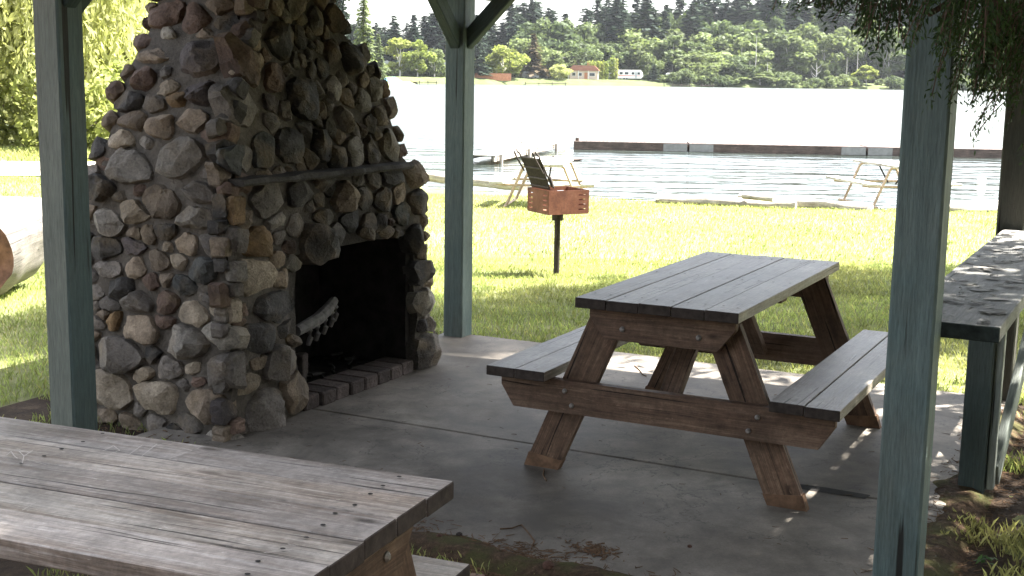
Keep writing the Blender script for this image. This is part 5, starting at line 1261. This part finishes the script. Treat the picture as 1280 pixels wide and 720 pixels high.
# ------------------------------------------------------------------ grass, duff, weeds, litter
def in_slab(x, y, m=0.0):
    u, v = toUV(x, y); return SU0-m < u < SU1+m and SV0-m < v < SV1+m
def in_fire(x, y):
    u, v = toUV(x, y); return -.72 < u < .3 and -2.64 < v < -.84
gv, gt = [], []
def blades(n, xr, yr, hmin, hmax, wd, accept, seed, dry=.15):
    g = np.random.default_rng(seed); m = 0
    xs = g.uniform(*xr, n*3); ys = g.uniform(*yr, n*3)
    for x, y in zip(xs, ys):
        if m >= n: break
        if not accept(x, y, g): continue
        m += 1; z = ter_z(x, y); h = g.uniform(hmin, hmax); th = g.random()*6.283; ln = h*g.uniform(.2, .9); a = th+1.57+g.normal()*.5; w_ = wd*g.uniform(.6, 1.4)
        dx_, dy_ = math.cos(th)*ln, math.sin(th)*ln; sx_, sy_ = math.cos(a)*w_/2, math.sin(a)*w_/2
        gv.extend([(x-sx_, y-sy_, z-.01), (x+sx_, y+sy_, z-.01), (x+dx_*.45+sx_*.7, y+dy_*.45+sy_*.7, z+h*.65), (x+dx_, y+dy_, z+h)])
        k_ = g.uniform(.6, 1.35)*(1+.5*noise.noise((x*.9, y*.9, 2))+.3*noise.noise((x*2.7, y*2.7, 3))); pd_ = noise.noise((x*.55, y*.55, 7)); c = (k_*(1+.35*max(0, pd_)), k_, k_*(1+.3*max(0, pd_))) if g.random() > dry+.25*max(0, pd_) else (k_*1.35, k_*1.1, k_*1.25); gt.extend([c]*4)
def path_free(x, y): return not (x < -3.2 and (13.0 < y < 17.4 or 20.7 < y < 24.4))
def acc_lawn(x, y, g):
    if abs(x/max(y, .1)) > .44 or in_slab(x, y, .01) or in_fire(x, y): return False
    u, v = toUV(x, y)
    if v < .06 and u > SU1: return False
    if -1.15 < u < SU0 and -3.3 < v < .1 and noise.noise((x*3, y*3, 0)) > -.15: return False
    if v < -3.3 and u > -1: return False
    d = y-shore_y(x) if x > -5.6 else -9
    if d > -.7: return False
    if not path_free(x, y): return g.random() < .03
    return noise.noise((x*1.3, y*1.3, 9)) > -.75
blades(120000, (-5, 5.5), (5.5, 13), .014, .046, .0048, acc_lawn, 1)
blades(60000, (-10, 10), (13, 24), .022, .055, .011, acc_lawn, 2)
blades(10000, (-12, -4), (24, 29), .05, .12, .025, acc_lawn, 3)
def acc_side(x, y, g):
    u, v = toUV(x, y)
    if u < SU1-.02 or v > .3 or u > 6: return False
    k_ = noise.noise((x*2.2, y*2.2, 4)); return k_ > (.12 if u < 3.62 else -.12 if u < 4.1 else -.3)
blades(26000, (1.5, 4.2), (3.0, 8.0), .015, .062, .0028, acc_side, 4, .35)
def acc_front(x, y, g):
    u, v = toUV(x, y); return -.8 < u < 4.5 and -4.6 < v < -3.33 and noise.noise((x*2.6, y*2.6, 6)) > -.02
blades(5200, (-1.6, 2.2), (2.9, 5.6), .012, .05, .0024, acc_front, 5, .5)
def acc_foot(x, y, g):
    u, v = toUV(x, y); return -1.2 < u < .25 and -3.3 < v < -2.6 and noise.noise((x*3, y*3, 8)) > .0
blades(900, (-2.8, -1), (5.0, 6.8), .02, .06, .004, acc_foot, 6, .35)
nb_ = len(gv)//4
go = np_mesh('lawn_grass', gv, np.arange(len(gv)).reshape(-1, 4), gt, M['blade']); tag(go, 'short green lawn grass and weeds', 'grass', kind='stuff')
# soil washed over the slab's front and right edges
def soil_strip(along, n, seed):
    vs = []; fs = []
    for i in range(n+1):
        t_ = i/n; P_, Q_ = along(t_); w_ = .05+.11*max(0, noise.noise((t_*9, seed, 0))+.25)+.03*noise.noise((t_*40, seed, 2))
        w_ *= min(1, t_*8, (1-t_)*8); d = (Q_-P_).normalized()
        for k, (o_, z_) in enumerate(((-.10, -.03), (-.02, .012), (w_*.45, .014), (max(w_, .004), .0045))): p = P_+d*o_; vs.append((p.x, p.y, z_ if k else -.028))
    fs = [(i*4+k, (i+1)*4+k, (i+1)*4+k+1, i*4+k+1) for i in range(n) for k in range(3)]; return vs, fs
va, fa = soil_strip(lambda t_: (W(.4+2.9*t_, SV0), W(.4+2.9*t_, SV0+1)), 160, 3); vb2, fb2 = soil_strip(lambda t_: (W(SU1, -3.3+3.2*t_), W(SU1-1, -3.3+3.2*t_)), 160, 8)
kk = NT('duff_soil'); cc_ = kk.coord(); nn_ = kk.noise(cc_, 38, 6, .75); nm_ = kk.noise(cc_, 5, 5, .65); nv_ = kk.noise(cc_, 150, 5, .8)
M['duffsoil'] = kk.bsdf(kk.mix(.6, kk.mix(kk.ramp(nm_, [(.48, 0.0), (.6, .85)]), kk.ramp(nn_, [(.3, (.03, .021, .014)), (.55, (.10, .066, .043)), (.75, (.22, .15, .10))]), (.085, .085, .033)), kk.ramp(nv_, [(.3, .3), (.7, 1.5)]), 'MULTIPLY'), .95, .1, kk.bump(nn_, 1.0, .02))
o = np_mesh('soil_edge', va+vb2, fa+[tuple(i+len(va) for i in q) for q in fb2], np.ones((len(va)+len(vb2), 3)), M['duffsoil'], smooth=True); tag(o, kind='structure')
# needles, bits of bark and dry grass along the slab's front and right edge
random.seed(3); mb = MB()
def bit(u, v, l_, r_, z=None):
    an = random.random()*PI; P = W(u, v); z = (.006 if (SU0 < u < SU1 and SV0 < v < SV1) else ter_z(P.x, P.y)+.008) if z is None else z
    d = Vector((math.cos(an), math.sin(an), random.uniform(-.1, .15)))*l_/2; P.z = z+r_; mb.tube([P-d, P+Vector((random.uniform(-.1, .1)*l_, random.uniform(-.1, .1)*l_, 0)), P+d], [r_, r_, r_*.6], 4, t=(random.uniform(.5, 1.4),)*3)
for i in range(5200):
    u = random.uniform(.9, 3.4)**1.0 if i % 3 else random.uniform(1.2, 2.3); bit(u, -3.36+random.gauss(-.05, .10) + (.10*noise.noise((u*3, 1, 1))), random.uniform(.01, .05), random.uniform(.0008, .0022))
for i in range(1600): bit(SU1+random.gauss(.03, .09), random.uniform(-3.3, -.1), random.uniform(.01, .05), random.uniform(.0008, .002))
for i in range(120): bit(random.uniform(.4, 3.3), random.uniform(-3.3, -.2), random.uniform(.01, .03), random.uniform(.0006, .0014))
for i in range(160): bit(2.35+random.gauss(0, .05), -3.13+random.gauss(0, .03), random.uniform(.01, .03), random.uniform(.001, .003))
for i in range(140): bit(random.uniform(-.6, .2), random.uniform(-3.2, -2.7), random.uniform(.01, .05), random.uniform(.001, .003))
o = mb.build('needle_litter', M['duff'], recalc=False); tag(o, 'dry needles and bark bits along the slab edge', 'litter', kind='stuff')
# loose twigs and cones that can be picked out
def twig(pts, r_, label):
    mb = MB(); mb.tube([bp(px, py, .008) for px, py in pts], r_, 5); o = mb.build('twig', M['duff'], smooth=60); tag(o, label, 'twig')
twig([(625, 661), (640, 660), (652, 656), (662, 668), (668, 676), (664, 686)], .003, 'thin forked dry twig on the slab below the timber table')
twig([(680, 587), (679, 594), (683, 601)], .003, 'short dark curl of twig by the left near foot of the timber table')
twig([(793, 457), (800, 463), (803, 468), (808, 470)], .003, 'thin dark twig on the slab under the timber table top')
for i, (px, py, r_, lab) in enumerate(((549, 674, .011, 'reddish cone on the litter right of the near table corner'), (574, 671, .010, 'small dark cone right of the reddish cone'), (685, 712, .017, 'largest brown cone at the bottom edge, on the soil before the slab'), (862, 685, .007, 'tiny dark cone on the sunlit patch of slab'))):
    P = bp(px, py, .0); mb = MB(); vs = []
    for j in range(9):
        ph = -PI/2+PI*j/8
        for k in range(12):
            th = 2*PI*k/12+j*.26; q = r_*max(.12, math.cos(ph))*(1+.30*((k+j) % 2)); vs.append(Vector((q*math.cos(th), q*math.sin(th)*1.2, r_*.9*math.sin(ph)+r_*.9)))
    mb.add(vs, [(j*12+k, j*12+(k+1) % 12, (j+1)*12+(k+1) % 12, (j+1)*12+k) for j in range(8) for k in range(12)]); o = mb.build('fir_cone', plain('cone_scales', (.085, .045, .032) if i != 1 else (.04, .03, .026), .85, .2, var=.5, scale=60)); o.location = P; tag(o, lab, 'cone')
def weed(P, n, s_, label, seed):
    g = np.random.default_rng(seed); C, N_, U_, S_ = [], [], [], []
    for i in range(n):
        th = g.random()*6.283; q = s_*(.2+.8*g.random()); C.append((math.cos(th)*q*.7, math.sin(th)*q*.7, s_*(.15+.6*g.random()))); N_.append((math.cos(th)*.4+g.normal()*.2, math.sin(th)*.4, 1)); U_.append((math.cos(th), math.sin(th), .3)); S_.append(s_*(.4+.4*g.random()))
    S_ = np.array(S_); v, f = quads(np.array(C), np.array(N_, float), np.array(U_, float), S_*.55, S_); o = np_mesh('weed', v, f, np.repeat(g.uniform(.7, 1.3, (n, 1)), 4, 0)*np.ones((1, 3)), M['weed']); o.location = P; tag(o, label, 'weed', 'weeds round the slab')
for i, (px, py, n, s_, lab) in enumerate(((238, 534, 22, .045, 'small green weed at the foot of the fireplace corner'), (190, 518, 26, .06, 'leafy weed among the bottom stones left of the fireplace corner'), (165, 528, 18, .05, 'weed by the left post at the bottom of the fireplace'), (1222, 624, 16, .04, 'weed growing at the foot of the counter leg'), (1232, 705, 20, .05, 'dark leaved weed in the bottom right corner'))):
    P = bp(px, py, -.02); P.z = ter_z(P.x, P.y); weed(P, n, s_, lab, 900+i)

# ------------------------------------------------------------------ air over the lake
mb = MB(); mb.box((0, 800, 22), (3400, 2200, 52)); k = NT('lake_air'); pv = k.n('ShaderNodeVolumePrincipled'); pv.inputs['Color'].default_value = (.86, .92, 1, 1); pv.inputs['Density'].default_value = .00006
pv.inputs['Anisotropy'].default_value = .3; k.l(pv.outputs[0], k.out.inputs['Volume']); hz = mb.build('haze', k.m); tag(hz, kind='stuff')
